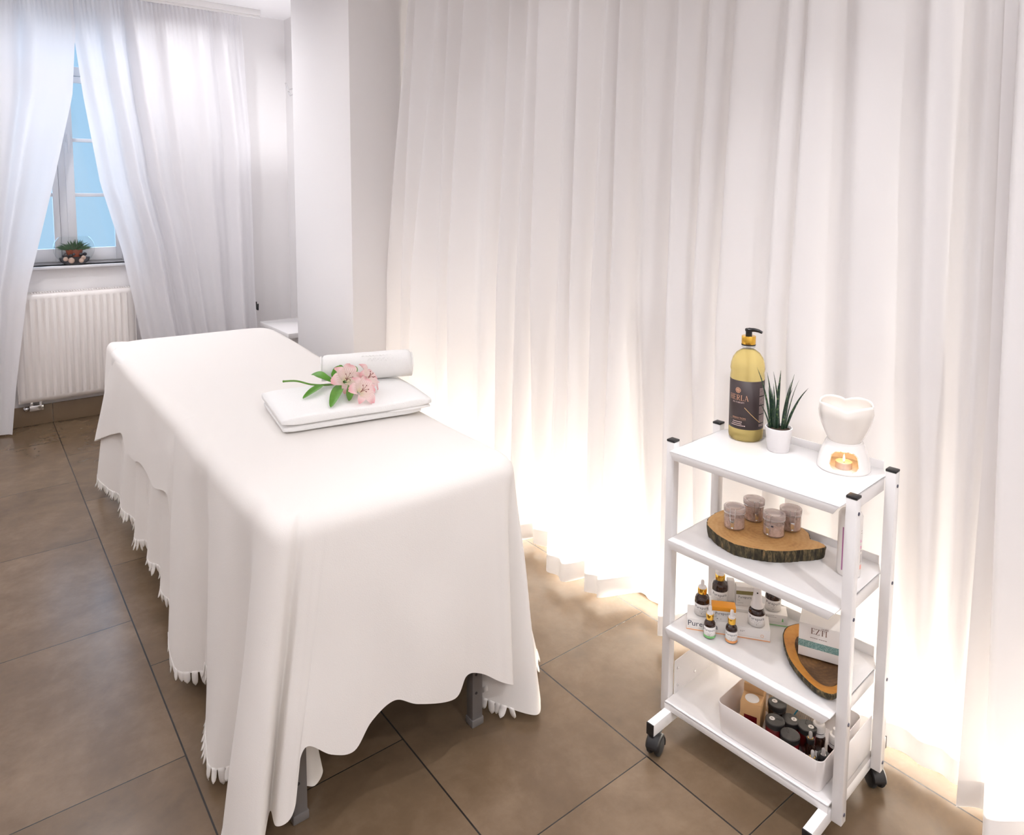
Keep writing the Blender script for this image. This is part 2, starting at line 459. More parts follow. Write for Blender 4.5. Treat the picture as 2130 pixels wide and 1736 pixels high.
# ------------------------------------------------------------------ mesh builder
class MB:
    def __init__(s):
        s.v = []; s.f = []; s.uv = {}
    def add(s, vs, fs, mtx=None):
        o = len(s.v)
        for p in vs:
            s.v.append(tuple(mtx @ Vector(p)) if mtx else tuple(p))
        for f in fs:
            s.f.append([i + o for i in f])
        return s
    def box(s, c, d, rz=0.0, rot=None):
        x, y, z = d[0] / 2, d[1] / 2, d[2] / 2
        vs = [(-x, -y, -z), (x, -y, -z), (x, y, -z), (-x, y, -z), (-x, -y, z), (x, -y, z), (x, y, z), (-x, y, z)]
        fs = [(3, 2, 1, 0), (4, 5, 6, 7), (0, 1, 5, 4), (1, 2, 6, 5), (2, 3, 7, 6), (3, 0, 4, 7)]
        m = Matrix.Translation(c) @ (rot if rot else Matrix.Rotation(rz, 4, 'Z'))
        return s.add(vs, fs, m)
    def span(s, a, b):
        return s.box([(a[i] + b[i]) / 2 for i in range(3)], [abs(b[i] - a[i]) for i in range(3)])
    def prism(s, poly, z0, z1, mtx=None):
        n = len(poly)
        vs = [(p[0], p[1], z0) for p in poly] + [(p[0], p[1], z1) for p in poly]
        fs = [list(range(n))[::-1], list(range(n, 2 * n))] + [(i, (i + 1) % n, n + (i + 1) % n, n + i) for i in range(n)]
        return s.add(vs, fs, mtx)
    def lathe(s, prof, n=32, c=(0, 0, 0), mtx=None, a0=0.0, a1=2 * pi, sx=1.0, sy=1.0):
        full = abs(a1 - a0 - 2 * pi) < 1e-6
        m = n if full else n + 1
        vs = []; fs = []; rows = []
        for r, z in prof:
            if r < 1e-7:
                rows.append([len(vs)]); vs.append((c[0], c[1], c[2] + z))
            else:
                row = []
                for k in range(m):
                    a = a0 + (a1 - a0) * k / n
                    row.append(len(vs)); vs.append((c[0] + r * cos(a) * sx, c[1] + r * sin(a) * sy, c[2] + z))
                rows.append(row)
        for A, B in zip(rows, rows[1:]):
            for k in range(n):
                k2 = (k + 1) % m
                if len(A) == 1 and len(B) == 1:
                    continue
                if len(A) == 1:
                    fs.append((A[0], B[k2], B[k]))
                elif len(B) == 1:
                    fs.append((A[k], A[k2], B[0]))
                else:
                    fs.append((A[k], A[k2], B[k2], B[k]))
        return s.add(vs, fs, mtx)
    def tube(s, path, rad, n=8, caps=True):
        P = [Vector(p) for p in path]
        k = len(P)
        R = rad if isinstance(rad, (list, tuple)) else [rad] * k
        T = [(P[min(i + 1, k - 1)] - P[max(i - 1, 0)]).normalized() for i in range(k)]
        up = Vector((0, 0, 1)) if abs(T[0].z) < 0.9 else Vector((1, 0, 0))
        A = T[0].cross(up).normalized()
        vs = []; fs = []
        for i in range(k):
            A = (A - T[i] * A.dot(T[i])).normalized()
            B = T[i].cross(A)
            for j in range(n):
                a = 2 * pi * j / n
                vs.append(P[i] + (A * cos(a) + B * sin(a)) * R[i])
        for i in range(k - 1):
            for j in range(n):
                fs.append((i * n + j, i * n + (j + 1) % n, (i + 1) * n + (j + 1) % n, (i + 1) * n + j))
        if caps:
            fs.append(list(range(n))[::-1]); fs.append([(k - 1) * n + j for j in range(n)])
        return s.add(vs, fs)
    def grid(s, rows, closed=False):
        n = len(rows[0]); o = len(s.v)
        for r in rows:
            for p in r:
                s.v.append(tuple(p))
        for i in range(len(rows) - 1):
            for j in range(n if closed else n - 1):
                j2 = (j + 1) % n
                s.f.append([o + i * n + j, o + i * n + j2, o + (i + 1) * n + j2, o + (i + 1) * n + j])
        return s
    def sphere(s, c, r, n=16, m=10, sc=(1, 1, 1)):
        prof = [(r * sin(pi * i / m), -r * cos(pi * i / m)) for i in range(m + 1)]
        prof[0] = (0, -r); prof[-1] = (0, r)
        mt = Matrix.Translation(c) @ Matrix.Diagonal((sc[0], sc[1], sc[2], 1))
        return s.lathe(prof, n, mtx=mt)
    def build(s, name, material, parent=None, bevel=0.0, seg=2, smooth=True, angle=38, weld=False, solid=0.0, sub=0, fixn=True):
        me = bpy.data.meshes.new(name)
        me.from_pydata(s.v, [], s.f)
        if weld or fixn or bevel:
            bm = bmesh.new(); bm.from_mesh(me)
            if weld:
                bmesh.ops.remove_doubles(bm, verts=bm.verts, dist=1e-5)
            if fixn:
                bmesh.ops.recalc_face_normals(bm, faces=bm.faces)
            if bevel:
                ed = [e for e in bm.edges if len(e.link_faces) == 2 and e.calc_face_angle(0) > radians(35)]
                bmesh.ops.bevel(bm, geom=ed, offset=bevel, segments=seg, profile=0.5, affect='EDGES', clamp_overlap=True)
            bm.to_mesh(me); bm.free()
        me.materials.append(material)
        if smooth:
            me.polygons.foreach_set('use_smooth', [True] * len(me.polygons))
            me.set_sharp_from_angle(angle=radians(angle))
        o = bpy.data.objects.new(name, me)
        COL.objects.link(o)
        if parent:
            o.parent = parent
        if solid:
            md = o.modifiers.new('thickness', 'SOLIDIFY'); md.thickness = solid; md.offset = 0
        if sub:
            md = o.modifiers.new('smooth', 'SUBSURF'); md.levels = sub; md.render_levels = sub
        return o

def tag(o, label, cat, group=None, kind=None):
    o['label'] = label; o['category'] = cat
    if group: o['group'] = group
    if kind: o['kind'] = kind
    return o
def thing(name, label, cat, loc=(0, 0, 0), rz=0.0, group=None):
    o = bpy.data.objects.new(name, None)
    o.empty_display_size = 0.05
    o.location = loc; o.rotation_euler = (0, 0, rz)
    COL.objects.link(o)
    return tag(o, label, cat, group)
def struct(o, label):
    o['kind'] = 'structure'; o['label'] = label
    return o
def plabel(o, t):
    o['label'] = t
    return o
def copy_tree(o, parent=None):
    c = o.copy(); COL.objects.link(c)
    if parent: c.parent = parent
    for ch in list(o.children):
        copy_tree(ch, c)
    return c

def catmull(P, n):
    """points through P, n per span"""
    out = []
    P = [Vector(p) for p in P]
    for i in range(len(P) - 1):
        p0 = P[max(i - 1, 0)]; p1 = P[i]; p2 = P[i + 1]; p3 = P[min(i + 2, len(P) - 1)]
        for k in range(n):
            t = k / n
            out.append(0.5 * ((2 * p1) + (p2 - p0) * t + (2 * p0 - 5 * p1 + 4 * p2 - p3) * t * t + (3 * p1 - p0 - 3 * p2 + p3) * t ** 3))
    out.append(P[-1])
    return out
def lerp(a, b, t):
    return a + (b - a) * t
def table(T, x):
    """piecewise linear value"""
    if x <= T[0][0]: return T[0][1]
    for (a, b), (c, d) in zip(T, T[1:]):
        if x <= c:
            return b + (d - b) * (x - a) / (c - a)
    return T[-1][1]
def rrect(w, d, r, n=6, c=(0, 0)):
    out = []
    for sx, sy, a0 in ((1, 1, 0), (-1, 1, pi / 2), (-1, -1, pi), (1, -1, 1.5 * pi)):
        for k in range(n + 1):
            a = a0 + pi / 2 * k / n
            out.append((c[0] + sx * (w / 2 - r) + r * cos(a), c[1] + sy * (d / 2 - r) + r * sin(a)))
    return out

# ------------------------------------------------------------------ lettering
SERIF = {   # capitals drawn as thick / thin strokes with serifs on a unit-high body
    'E': (0.62, [('v', .12, 0, 1, .13), ('h', .0, .60, 0, .05), ('h', .0, .58, .95, .05), ('h', .18, .46, .48, .05), ('v', .57, 0, .2, .05), ('v', .55, .8, 1, .05), ('v', .44, .40, .60, .04)]),
    'Z': (0.66, [('h', .05, .62, .95, .05), ('h', .02, .64, 0, .05), ('d', .08, 0.03, .56, .97, .14), ('v', .06, .78, 1, .05), ('v', .60, 0, .22, .05)]),
    'T': (0.68, [('v', .34, 0, 1, .13), ('h', .02, .66, .95, .05), ('v', .04, .78, 1, .05), ('v', .64, .78, 1, .05), ('h', .2, .48, 0, .04)]),
    'I': (0.36, [('v', .18, 0, 1, .13), ('h', .04, .32, 0, .04), ('h', .04, .32, .96, .04)]),
    'H': (0.78, [('v', .15, 0, 1, .13), ('v', .63, 0, 1, .13), ('h', .15, .63, .49, .05), ('h', .02, .30, 0, .04), ('h', .02, .30, .96, .04), ('h', .48, .77, 0, .04), ('h', .48, .77, .96, .04)]),
    'R': (0.70, [('v', .15, 0, 1, .13), ('h', .02, .30, 0, .04), ('h', .02, .40, .96, .04), ('a', .32, .73, .25, .10), ('h', .15, .34, .48, .04), ('d', .30, .50, .62, 0.0, .12), ('h', .54, .70, 0, .04)]),
    'L': (0.60, [('v', .15, 0, 1, .13), ('h', .02, .56, 0, .05), ('h', .02, .30, .96, .04), ('v', .54, 0, .24, .05)]),
    'A': (0.76, [('d', .10, 0, .36, 1, .05), ('d', .64, 0, .36, 1, .13), ('h', .18, .52, .32, .045), ('h', .0, .22, 0, .04), ('h', .50, .78, 0, .04)]),
}
def serif_polys(word, h, gap=0.10):
    quads = []; x = 0.0
    for ch in word:
        w, st = SERIF[ch]
        for q in st:
            if q[0] == 'v':
                _, cx, a, b, t = q
                P = [(cx - t / 2, a), (cx + t / 2, a), (cx + t / 2, b), (cx - t / 2, b)]
            elif q[0] == 'h':
                _, a, b, y, t = q
                P = [(a, y), (b, y), (b, y + t), (a, y + t)]
            elif q[0] == 'd':
                _, a, b, c, d, t = q
                P = [(a - t / 2, b), (a + t / 2, b), (c + t / 2, d), (c - t / 2, d)]
            else:
                _, cx, cy, r, t = q
                for k in range(8):
                    A0 = -pi / 2 + pi * k / 8; A1 = -pi / 2 + pi * (k + 1) / 8
                    quads.append([(x + cx + rr * cos(A), cy + rr * sin(A)) for rr, A in ((r - t / 2, A0), (r + t / 2, A0), (r + t / 2, A1), (r - t / 2, A1))])
                continue
            quads.append([(x + p[0], p[1]) for p in P])
        x += w + gap
    x -= gap
    return [[((p[0] - x / 2) * h, (p[1] - 0.5) * h) for p in q] for q in quads]

def text_polys(word, h):
    """(verts, faces) of the built-in face, centred, cap height about h"""
    cu = bpy.data.curves.new('lettering', 'FONT')
    cu.body = word; cu.size = h * 1.38; cu.align_x = 'CENTER'; cu.align_y = 'CENTER'; cu.resolution_u = 2
    o = bpy.data.objects.new('lettering', cu)
    COL.objects.link(o)
    dg = bpy.context.evaluated_depsgraph_get()
    me = bpy.data.meshes.new_from_object(o.evaluated_get(dg))
    vs = [tuple(v.co)[:2] for v in me.vertices]; fs = [list(p.vertices) for p in me.polygons]
    bpy.data.objects.remove(o); bpy.data.curves.remove(cu); bpy.data.meshes.remove(me)
    return vs, fs

def flat_put(mb, polys, org, ex, ez):
    """polys on a plane: origin, x axis, up axis"""
    org, ex, ez = Vector(org), Vector(ex), Vector(ez)
    if isinstance(polys, tuple):
        vs, fs = polys
        mb.add([org + ex * p[0] + ez * p[1] for p in vs], fs)
    else:
        for q in polys:
            mb.add([org + ex * p[0] + ez * p[1] for p in q], [list(range(len(q)))])
def bend_put(mb, polys, r, a0, z0):
    """polys wrapped round a vertical cylinder"""
    def w(p):
        a = a0 + p[0] / r
        return (r * cos(a), r * sin(a), z0 + p[1])
    if isinstance(polys, tuple):
        vs, fs = polys
        mb.add([w(p) for p in vs], fs)
    else:
        for q in polys:
            mb.add([w(p) for p in q], [list(range(len(q)))])
def bars(spec):
    """illegible small print as fine strokes: (x0, x1, y, thickness)"""
    out = []
    for x0, x1, y, t in spec:
        n = max(1, int((x1 - x0) / 0.004))
        for k in range(n):
            a = lerp(x0, x1, k / n); b = lerp(x0, x1, (k + 1) / n) - (x1 - x0) / n * 0.18
            out.append([(a, y), (b, y), (b, y + t), (a, y + t)])
    return out

# ------------------------------------------------------------------ room shell
mb = MB(); mb.span((XL - .1, YN - .1, -0.05), (XR + .1, YF + .2, 0.0))
struct(mb.build('floor', M_FLOOR), 'brown stone tile floor')
mb = MB(); mb.span((XL - .1, YN - .1, CEIL), (XR + .1, YF + .2, CEIL + .06))
struct(mb.build('ceiling', M_CEIL), 'white ceiling')
mb = MB(); mb.span((XL - .1, YN - .1, 0), (XL, YF + .2, CEIL)); struct(mb.build('wall_left', M_WALL), 'white wall to the left of the room')
mb = MB(); mb.span((XL, YN - .1, 0), (XR, YN, CEIL)); struct(mb.build('wall_near', M_WALL), 'white wall behind the viewer')
mb = MB(); mb.span((XR, YN - .1, 0), (XR + .1, YF + .2, CEIL)); struct(mb.build('wall_right', M_WALL), 'white wall behind the long curtain')
WX0, WX1, WZ0, WZ1 = 0.19, 0.905, 1.02, 2.68
mb = MB()
mb.span((XL, YF, 0), (WX0, YF + .2, CEIL)); mb.span((WX1, YF, 0), (XR, YF + .2, CEIL))
mb.span((WX0, YF, 0), (WX1, YF + .2, WZ0)); mb.span((WX0, YF, WZ1), (WX1, YF + .2, CEIL))
struct(mb.build('wall_far', M_WALL), 'white window wall')
mb = MB(); mb.span((1.60, 3.42, 0), (XR, 4.21, CEIL))
struct(mb.build('wall_pier', M_WALL, bevel=0.004), 'white wall pier jutting into the room behind the massage table')
mb = MB()
x = XL
while x < XR - 0.02:
    x2 = min(x + 0.30, XR - 0.002)
    mb.span((x + .001, YF - .012, 0.0), (x2 - .001, YF, 0.125)); x = x2
struct(mb.build('baseboard_far', M_SKIRT, bevel=0.001), 'brown tile skirting under the window')

# window
win = bpy.data.objects.new('window_1', None); COL.objects.link(win); win['kind'] = 'structure'; win['label'] = 'white casement window with blue dusk light outside'
YW = YF + 0.085
mb = MB()
mb.span((WX0, YW, WZ0), (WX0 + .05, YW + .07, WZ1)); mb.span((WX1 - .05, YW, WZ0), (WX1, YW + .07, WZ1)); mb.span((.505, YW, WZ0), (.575, YW + .07, WZ1))
for xa, xb in ((WX0 + .05, .505), (.575, WX1 - .05)):
    for za, zb in ((WZ0, WZ0 + .035), (WZ1 - .05, WZ1), (2.255, 2.315)):
        mb.span((xa, YW + .001, za), (xb, YW + .069, zb))
mb.build('window_frame', M_FRAME, win, bevel=0.004)
for (xa, xb) in ((0.24, 0.503), (0.545, 0.855)):
    mb = MB()
    za, zb = WZ0 + .02, 2.25
    mb.span((xa, YW - .012, za), (xa + .05, YW + .03, zb)); mb.span((xb - .035, YW - .012, za), (xb, YW + .03, zb))
    mb.span((xa + .05, YW - .0115, za), (xb - .035, YW + .029, za + .085)); mb.span((xa + .05, YW - .0115, zb - .04), (xb - .035, YW + .029, zb))
    for zz in (1.478, 1.838):
        mb.span((xa + .05, YW - .002, zz - .012), (xb - .035, YW + .02, zz + .012))
    c = mb.build('casement', M_FRAME, win, bevel=0.003)
    mb = MB(); mb.span((xa + .03, YW + .008, za + .05), (xb - .02, YW + .012, zb - .03)); mb.build('pane', M_CLEAR, c)
mb = MB(); mb.span((0.575, YW + .01, 2.32), (0.86, YW + .014, 2.63)); mb.span((0.24, YW + .01, 2.32), (0.505, YW + .014, 2.63)); mb.build('transom_pane', M_CLEAR, win)
mb = MB(); mb.box((0.568, YW - .02, 1.86), (0.026, 0.016, 0.075)); mb.tube([(0.568, YW - .03, 1.87), (0.568, YW - .06, 1.87), (0.568, YW - .062, 1.86), (0.568, YW - .06, 1.75)], 0.009, 10)
mb.build('window_handle', M_FRAME, win, bevel=0.002)
mb = MB(); mb.span((WX0, YF - .035, WZ0 - .018), (WX1, YF + .086, WZ0)); mb.build('window_sill', M_FRAME, win, bevel=0.004)

# ------------------------------------------------------------------ ceiling downlights
for i, (lx, ly, pw, sd) in enumerate(LAMPS):
    t = thing('ceiling_downlight', 'small round white recessed spotlight in the ceiling', 'ceiling light', (lx, ly, CEIL), 0, 'recessed ceiling spotlights')
    mb = MB(); mb.lathe([(0.030, -0.001), (0.046, -0.001), (0.048, -0.004), (0.045, -0.008), (0.033, -0.008), (0.030, -0.002)], 28); mb.build('trim_ring', M_WHITE, t)
    l = area_light('spot_lamp', (0, 0, -0.010), pw, 0.06, color=WARM, spread=radians(sd)); l.parent = t

# unseen uplights added on the side walls as ceiling and room fill
for i, (sx, ly, lz, pw) in enumerate(FILL_UPLIGHTS):
    t = thing('added_uplight', 'added white fill uplight on a side wall, out of view', 'fill light', (sx, ly, lz), 0 if sx < 0 else pi, 'added fill uplights on the side walls')
    mb = MB(); mb.span((0, -.05, -.07), (.012, .05, .07)); mb.build('back_plate', M_WHITE, t, bevel=.003)
    mb = MB(); mb.lathe([(0, -.05), (.03, -.05), (.055, .05), (.05, .05), (.028, -.04), (0, -.04)], 28, c=(.075, 0, 0)); mb.build('shade', M_WHITE, t)
    l = area_light('fill_lamp', (.075, 0, .04), pw, 0.09, color=WARM, rot=(pi, 0, 0), spread=radians(165)); l.parent = t

# light strips on the floor behind the long curtain
for i, (yc, ln, pw) in enumerate(STRIP):
    t = thing('light_strip', 'warm white light strip on the floor behind the long curtain', 'light strip', (1.962, yc, 0), 0, 'floor light strips behind the curtain')
    mb = MB(); mb.span((-.012, -ln / 2, 0.0), (.012, ln / 2, .012)); mb.build('channel', M_WHITE, t, bevel=0.002)
    mb = MB(); mb.span((-.007, -ln / 2 + .01, 0.012), (.007, ln / 2 - .01, .016)); mb.build('diffuser', M_LED, t)
    l = area_light('strip_lamp', (0, 0, 0.022), pw, 0.03, ln, 'RECTANGLE', (1.0, 0.92, 0.79), (0, radians(158), 0)); l.parent = t

# ------------------------------------------------------------------ long curtain
ZT, ZM = 2.785, 1.1
RID = [  # y of each fold ridge at z 2.2, 1.1, 0  and its depth x at the same heights
    (3.30, 3.48, 3.50, 1.86, 1.84, 1.84), (3.22, 3.40, 3.43, 1.80, 1.79, 1.78), (3.146, 3.257, 3.28, 1.81, 1.80, 1.79), (2.924, 3.131, 3.15, 1.80, 1.79, 1.77),
    (2.814, 2.879, 2.90, 1.80, 1.79, 1.77), (2.691, 2.785, 2.75, 1.80, 1.78, 1.76), (2.465, 2.495, 2.52, 1.80, 1.78, 1.75),
    (2.345, 2.403, 2.40, 1.80, 1.79, 1.77), (2.226, 2.257, 2.27, 1.80, 1.78, 1.75), (2.152, 2.178, 2.19, 1.80, 1.79, 1.83),
    (1.985, 2.005, 2.005, 1.80, 1.78, 1.735, .004), (1.931, 1.943, 1.890, 1.81, 1.79, 1.735, .15), (1.790, 1.815, 1.812, 1.80, 1.775, 1.755, .004), (1.735, 1.745, 1.735, 1.815, 1.80, 1.765, .13),
    (1.606, 1.590, 1.615, 1.80, 1.80, 1.90), (1.466, 1.465, 1.462, 1.80, 1.77, 1.76), (1.355, 1.385, 1.36, 1.81, 1.80, 1.83),
    (1.25, 1.278, 1.25, 1.80, 1.78, 1.77), (1.087, 1.113, 1.09, 1.80, 1.78, 1.78), (1.026, 1.047, 1.02, 1.80, 1.79, 1.80),
    (0.896, 0.874, 0.86, 1.79, 1.79, 1.84), (0.73, 0.709, 0.69, 1.79, 1.80, 1.885), (0.615, 0.60, 0.61, 1.81, 1.82, 1.89), (0.53, 0.52, 0.52, 1.885, 1.895, 1.915),
]
RID2 = [(0.59, 0.565, 0.585, 1.80, 1.79, 1.82), (0.545, 0.525, 0.50, 1.77, 1.75, 1.755), (0.40, 0.39, 0.36, 1.79, 1.77, 1.77), (0.25, 0.24, 0.22, 1.78, 1.77, 1.76), (0.10, 0.10, 0.08, 1.79, 1.77, 1.76),
        (-0.06, -0.07, -0.08, 1.79, 1.77, 1.76), (-0.22, -0.22, -0.24, 1.79, 1.77, 1.76), (-0.38, -0.38, -0.40, 1.79, 1.77, 1.76)]
def q3(a, b, c, z):
    """value at height z from values at 2.2, 1.1 and 0"""
    if z >= ZM:
        return lerp(b, a, (z - ZM) / 1.1)
    return lerp(c, b, z / ZM)
def curtain_row(R, z, vx, seed):
    P = []
    top = min(1.0, max(0.0, (z - 1.6) / 1.2))
    for i, r in enumerate(R):
        y = q3(r[0], r[1], r[2], z); x = q3(r[3], r[4], r[5], z) + 0.012 * top
        P.append((x + 0.004 * noise.noise((i * 3.1, z * 1.5, seed)), y, z))
        if i < len(R) - 1:
            s = R[i + 1]
            y2 = q3(s[0], s[1], s[2], z); g = abs(y - y2)
            dep = min(0.062, 0.016 + 0.38 * g)
            if g > 0.125:
                dep *= 0.8
            xx = max(x, q3(s[3], s[4], s[5], z)) + dep * lerp(1.0, 0.62, top)
            low = max(0.0, 1 - z / 0.9)
            if max(r[5], s[5]) > 1.83:
                xx = lerp(xx, max(x, q3(s[3], s[4], s[5], z)) + 0.006, low)
            elif len(r) > 6:
                xx = lerp(xx, max(x, q3(s[3], s[4], s[5], z)) + r[6], low)
            elif r[5] < 1.80 and s[5] < 1.80:
                xx += 0.035 * low
            P.append((min(vx, xx), lerp(y, y2, 0.60 + 0.08 * sin(i * 2.3)), z))
    return catmull(P, 7)
def long_curtain(R, label, vx, seed, z0=0.032):
    t = thing('long_curtain', label, 'curtain', (0, 0, 0), 0, 'floor length curtains along the right wall')
    zs = [z0 + (0.100 - z0) * k / 4 for k in range(5)] + [0.100 + (ZT - 0.100) * (k / 44) for k in range(1, 45)]
    rows = [curtain_row(R, z, vx, seed) for z in zs]
    mb = MB(); mb.grid(rows[4:]); mb.build('curtain_fabric', M_CURT, t, angle=180, fixn=False)
    mb = MB(); mb.grid(rows[:5]); plabel(mb.build('hem', M_HEM, t, angle=180, fixn=False), 'doubled hem along the bottom')
    mb = MB(); mb.tube([(1.84, rows[-1][0].y - .02, CEIL - .012), (1.84, rows[-1][-1].y - .02, CEIL - .012)], 0.010, 8); mb.build('curtain_track', M_WHITE, t)
    return t
long_curtain(RID, 'wide white pleated curtain behind the trolley and the massage table, lit from below', 1.93, 1.0)
long_curtain(RID2, 'white curtain fold cut by the right edge of the picture, right of the trolley', 1.86, 5.0)

# ------------------------------------------------------------------ window curtains
def window_curtain(label, left, right, z0, pleats, amp, yc, seed, lat=0.0):
    t = thing('window_curtain', label, 'curtain', (0, 0, 0), 0, 'white satin curtains at the window')
    rows = []
    N = 150
    zs = [z0 + (2.70 - z0) * k / 50 for k in range(51)] + [2.715, 2.73, 2.745]
    for z in zs:
        L = table(left, z); R = table(right, z); row = []
        for j in range(N + 1):
            s = j / N
            hd = max(0.0, min(1.0, (z - 2.45) / 0.28))
            ph = s * pleats * 2 * pi + 0.9 * sin(z * 1.3 + s * 7 + seed) + seed
            a = amp * lerp(1.0, 0.30, hd) * (0.75 + 0.4 * sin(s * 11 + seed * 2))
            y = yc + a * (sin(ph) + 0.35 * sin(2 * ph + 1.0 + z)) + hd * 0.008 * sin(s * 2 * pi * 38)
            y += 0.010 * noise.noise((s * 6, z * 2.5, seed))
            row.append((lerp(L, R, s) + 0.006 * sin(ph * 0.7), y, z))
        rows.append(row)
    mb = MB(); mb.grid(rows); mb.build('curtain_fabric', M_SATIN, t, angle=180, fixn=False)
    return t
window_curtain('white satin curtain at the left edge, drawn aside from the window', [(0, -0.28), (2.8, -0.32)], [(0, 0.165), (0.31, 0.20), (0.9, 0.285), (1.197, 0.36), (1.6, 0.46), (2.096, 0.575), (2.5, 0.61), (2.75, 0.60)], 0.012, 4.5, 0.036, 5.225, 0.4)
window_curtain('white satin curtain on the right of the window, behind the massage table', [(0, 1.0), (0.526, 0.905), (1.116, 0.812), (1.557, 0.705), (2.1, 0.635), (2.5, 0.598), (2.75, 0.585)], [(0, 1.70), (0.8, 1.68), (1.85, 1.675), (2.5, 1.64), (2.75, 1.625)], 0.012, 6.2, 0.034, 5.235, 2.2)
mb = MB(); mb.span((-0.35, 5.205, CEIL - .038), (1.76, 5.262, CEIL)); mb.span((-0.35, 5.225, CEIL - .055), (1.76, 5.243, CEIL - .036))
tag(mb.build('curtain_rail', M_WHITE, bevel=0.003), 'white rail on the ceiling above the window curtains', 'curtain rail')

# radiator under the window
t = thing('radiator', 'white ribbed panel radiator under the window', 'radiator', (0.555, 5.345, 0.17))
RW, RH = 0.665, 0.685
prof = []
n = 15
pts = [(-RW / 2, 0.0)]
for i in range(n):
    x0 = -RW / 2 + 0.03 + (RW - 0.06) * i / n; w = (RW - 0.06) / n
    pts += [(x0, 0), (x0 + w * .22, 0.010), (x0 + w * .58, 0.010), (x0 + w * .80, 0)]
pts += [(RW / 2, 0)]
mb = MB()
rows = []
for z, k in ((0, 0), (0.03, 0), (0.055, 1), (RH - .055, 1), (RH - .03, 0), (RH, 0)):
    rows.append([(p[0], -0.045 - p[1] * k, z) for p in pts])
mb.grid(rows); mb.build('front_panel', M_RAD, t, angle=25, solid=.003)
mb = MB(); mb.span((-RW / 2, .03, 0.01), (RW / 2, .036, RH - .01)); mb.build('rear_panel', M_RAD, t)
mb = MB()
mb.span((-RW / 2, -.045, RH), (RW / 2, -.037, RH + .006)); mb.span((-RW / 2, .033, RH), (RW / 2, .041, RH + .006))
for i in range(44):
    x = -RW / 2 + RW * (i + .5) / 44; mb.span((x - .0035, -.04, RH), (x + .0035, .035, RH + .004))
mb.build('top_grille', M_RAD, t)
for sx in (-1, 1):
    mb = MB(); mb.span((sx * RW / 2 - .004 * sx, -.046, 0), (sx * (RW / 2 + .006), .042, RH + .006)); mb.build('side_cover', M_RAD, t, bevel=0.002)
mb = MB(); mb.span((-.20, .036, .1), (-.17, .055, .6)); mb.build('wall_bracket', M_WHITE, t)
mb = MB(); mb.span((.17, .036, .1), (.2, .055, .6)); mb.build('wall_bracket', M_WHITE, t)
mb = MB(); mb.tube([(-.27, -.005, 0), (-.27, -.005, -.05), (-.27, .02, -.055), (-.27, .043, -.055)], .011, 10); mb.tube([(-.22, -.005, 0), (-.22, -.005, -.05), (-.22, .043, -.055)], .011, 10)
mb.box((-.245, -.008, -.045), (.075, .03, .034)); mb.sphere((-.30, -.01, -.045), .017); mb.build('valve', M_CHROME, t, bevel=.002)

# low white table beside the pier, hooks, tieback
t = thing('side_table', 'low white table against the right wall, just past the massage table', 'table', (1.79, 4.66, 0))
mb = MB(); mb.span((-.185, -.275, .565), (.205, .275, .60)); mb.build('table_top', M_WHITE, t, bevel=.004)
mb = MB(); mb.span((-.13, -.22, .52), (.20, .26, .565)); mb.build('apron', M_WHITE, t)
for sx, sy in ((-.11, -.2), (-.11, .24), (.18, -.2), (.18, .24)):
    mb = MB(); mb.span((sx - .018, sy - .018, 0), (sx + .018, sy + .018, .52)); mb.build('leg', M_WHITE, t, bevel=.002)
t = thing('coat_hook', 'small chrome coat hook high on the wall beyond the pier', 'hook', (XR, 5.20, 2.26))
mb = MB(); mb.box((-.004, 0, 0), (.008, .03, .09)); mb.build('plate', M_CHROME, t, bevel=.002)
mb = MB(); mb.tube([(-.008, 0, .01), (-.05, 0, -.005), (-.075, 0, .045)], .006, 8); mb.tube([(-.008, 0, -.03), (-.04, 0, -.045), (-.055, 0, -.015)], .006, 8); mb.build('prong', M_CHROME, t)
t = thing('tieback_hook', 'small dark tieback hook beside the right window curtain', 'hook', (1.728, YF, 0.64))
mb = MB(); mb.box((0, -.004, 0), (.016, .008, .06)); mb.tube([(0, -.006, -.02), (0, -.05, -.025), (0, -.055, .02)], .006, 8); mb.build('hook_body', M_DARK, t)

# terrarium bowl on the sill
t = thing('terrarium', 'round glass bowl with a small grassy plant, pebbles and shells on the window sill', 'terrarium', (0.566, YF + .006, WZ0))
r = 0.098
t.scale = (1.2, 1.0, 1.2)
prof = [(0.0, 0.0), (0.045, 0.0)] + [(r * sin(a), r * 0.93 - r * .93 * cos(a)) for a in [0.62 + 1.72 * k / 14 for k in range(15)]]
# the bowl sits at the front of the sill; depth squeezed to stay clear of the frame
mb = MB(); mb.lathe(prof, 32, sx=1.0, sy=0.66); mb.build('glass_bowl', M_CLEAR, t)
mb = MB(); mb.lathe([(0, .004), (.044, .004), (.066, .020), (.073, .042), (.0, .048)], 24, sy=0.58); mb.build('gravel', M_PEBBLE, t)
mb = MB()
for k in range(16):
    a = random.uniform(0, 2 * pi); rr = random.uniform(.03, .062); mb.sphere((rr * cos(a), .55 * rr * sin(a), .048 + .012 * random.random()), random.uniform(.007, .012), 8, 6)
mb.build('pebbles', M_PEBBLE, t)
for (px, pz, pr) in ((-.018, .028, .016), (.028, .026, .013), (.038, .040, .012), (-.045, .036, .012)):
    mb = MB(); mb.sphere((px, -.036, pz), pr, 12, 8, (1, .7, 1)); mb.build('shell', M_SHELL, t)
mb = MB(); mb.lathe([(0, .035), (.030, .035), (.042, .085), (.038, .085), (.030, .075), (0, .075)], 20, sy=.62); mb.build('clay_pot', M_TERRA, t)
mb = MB()
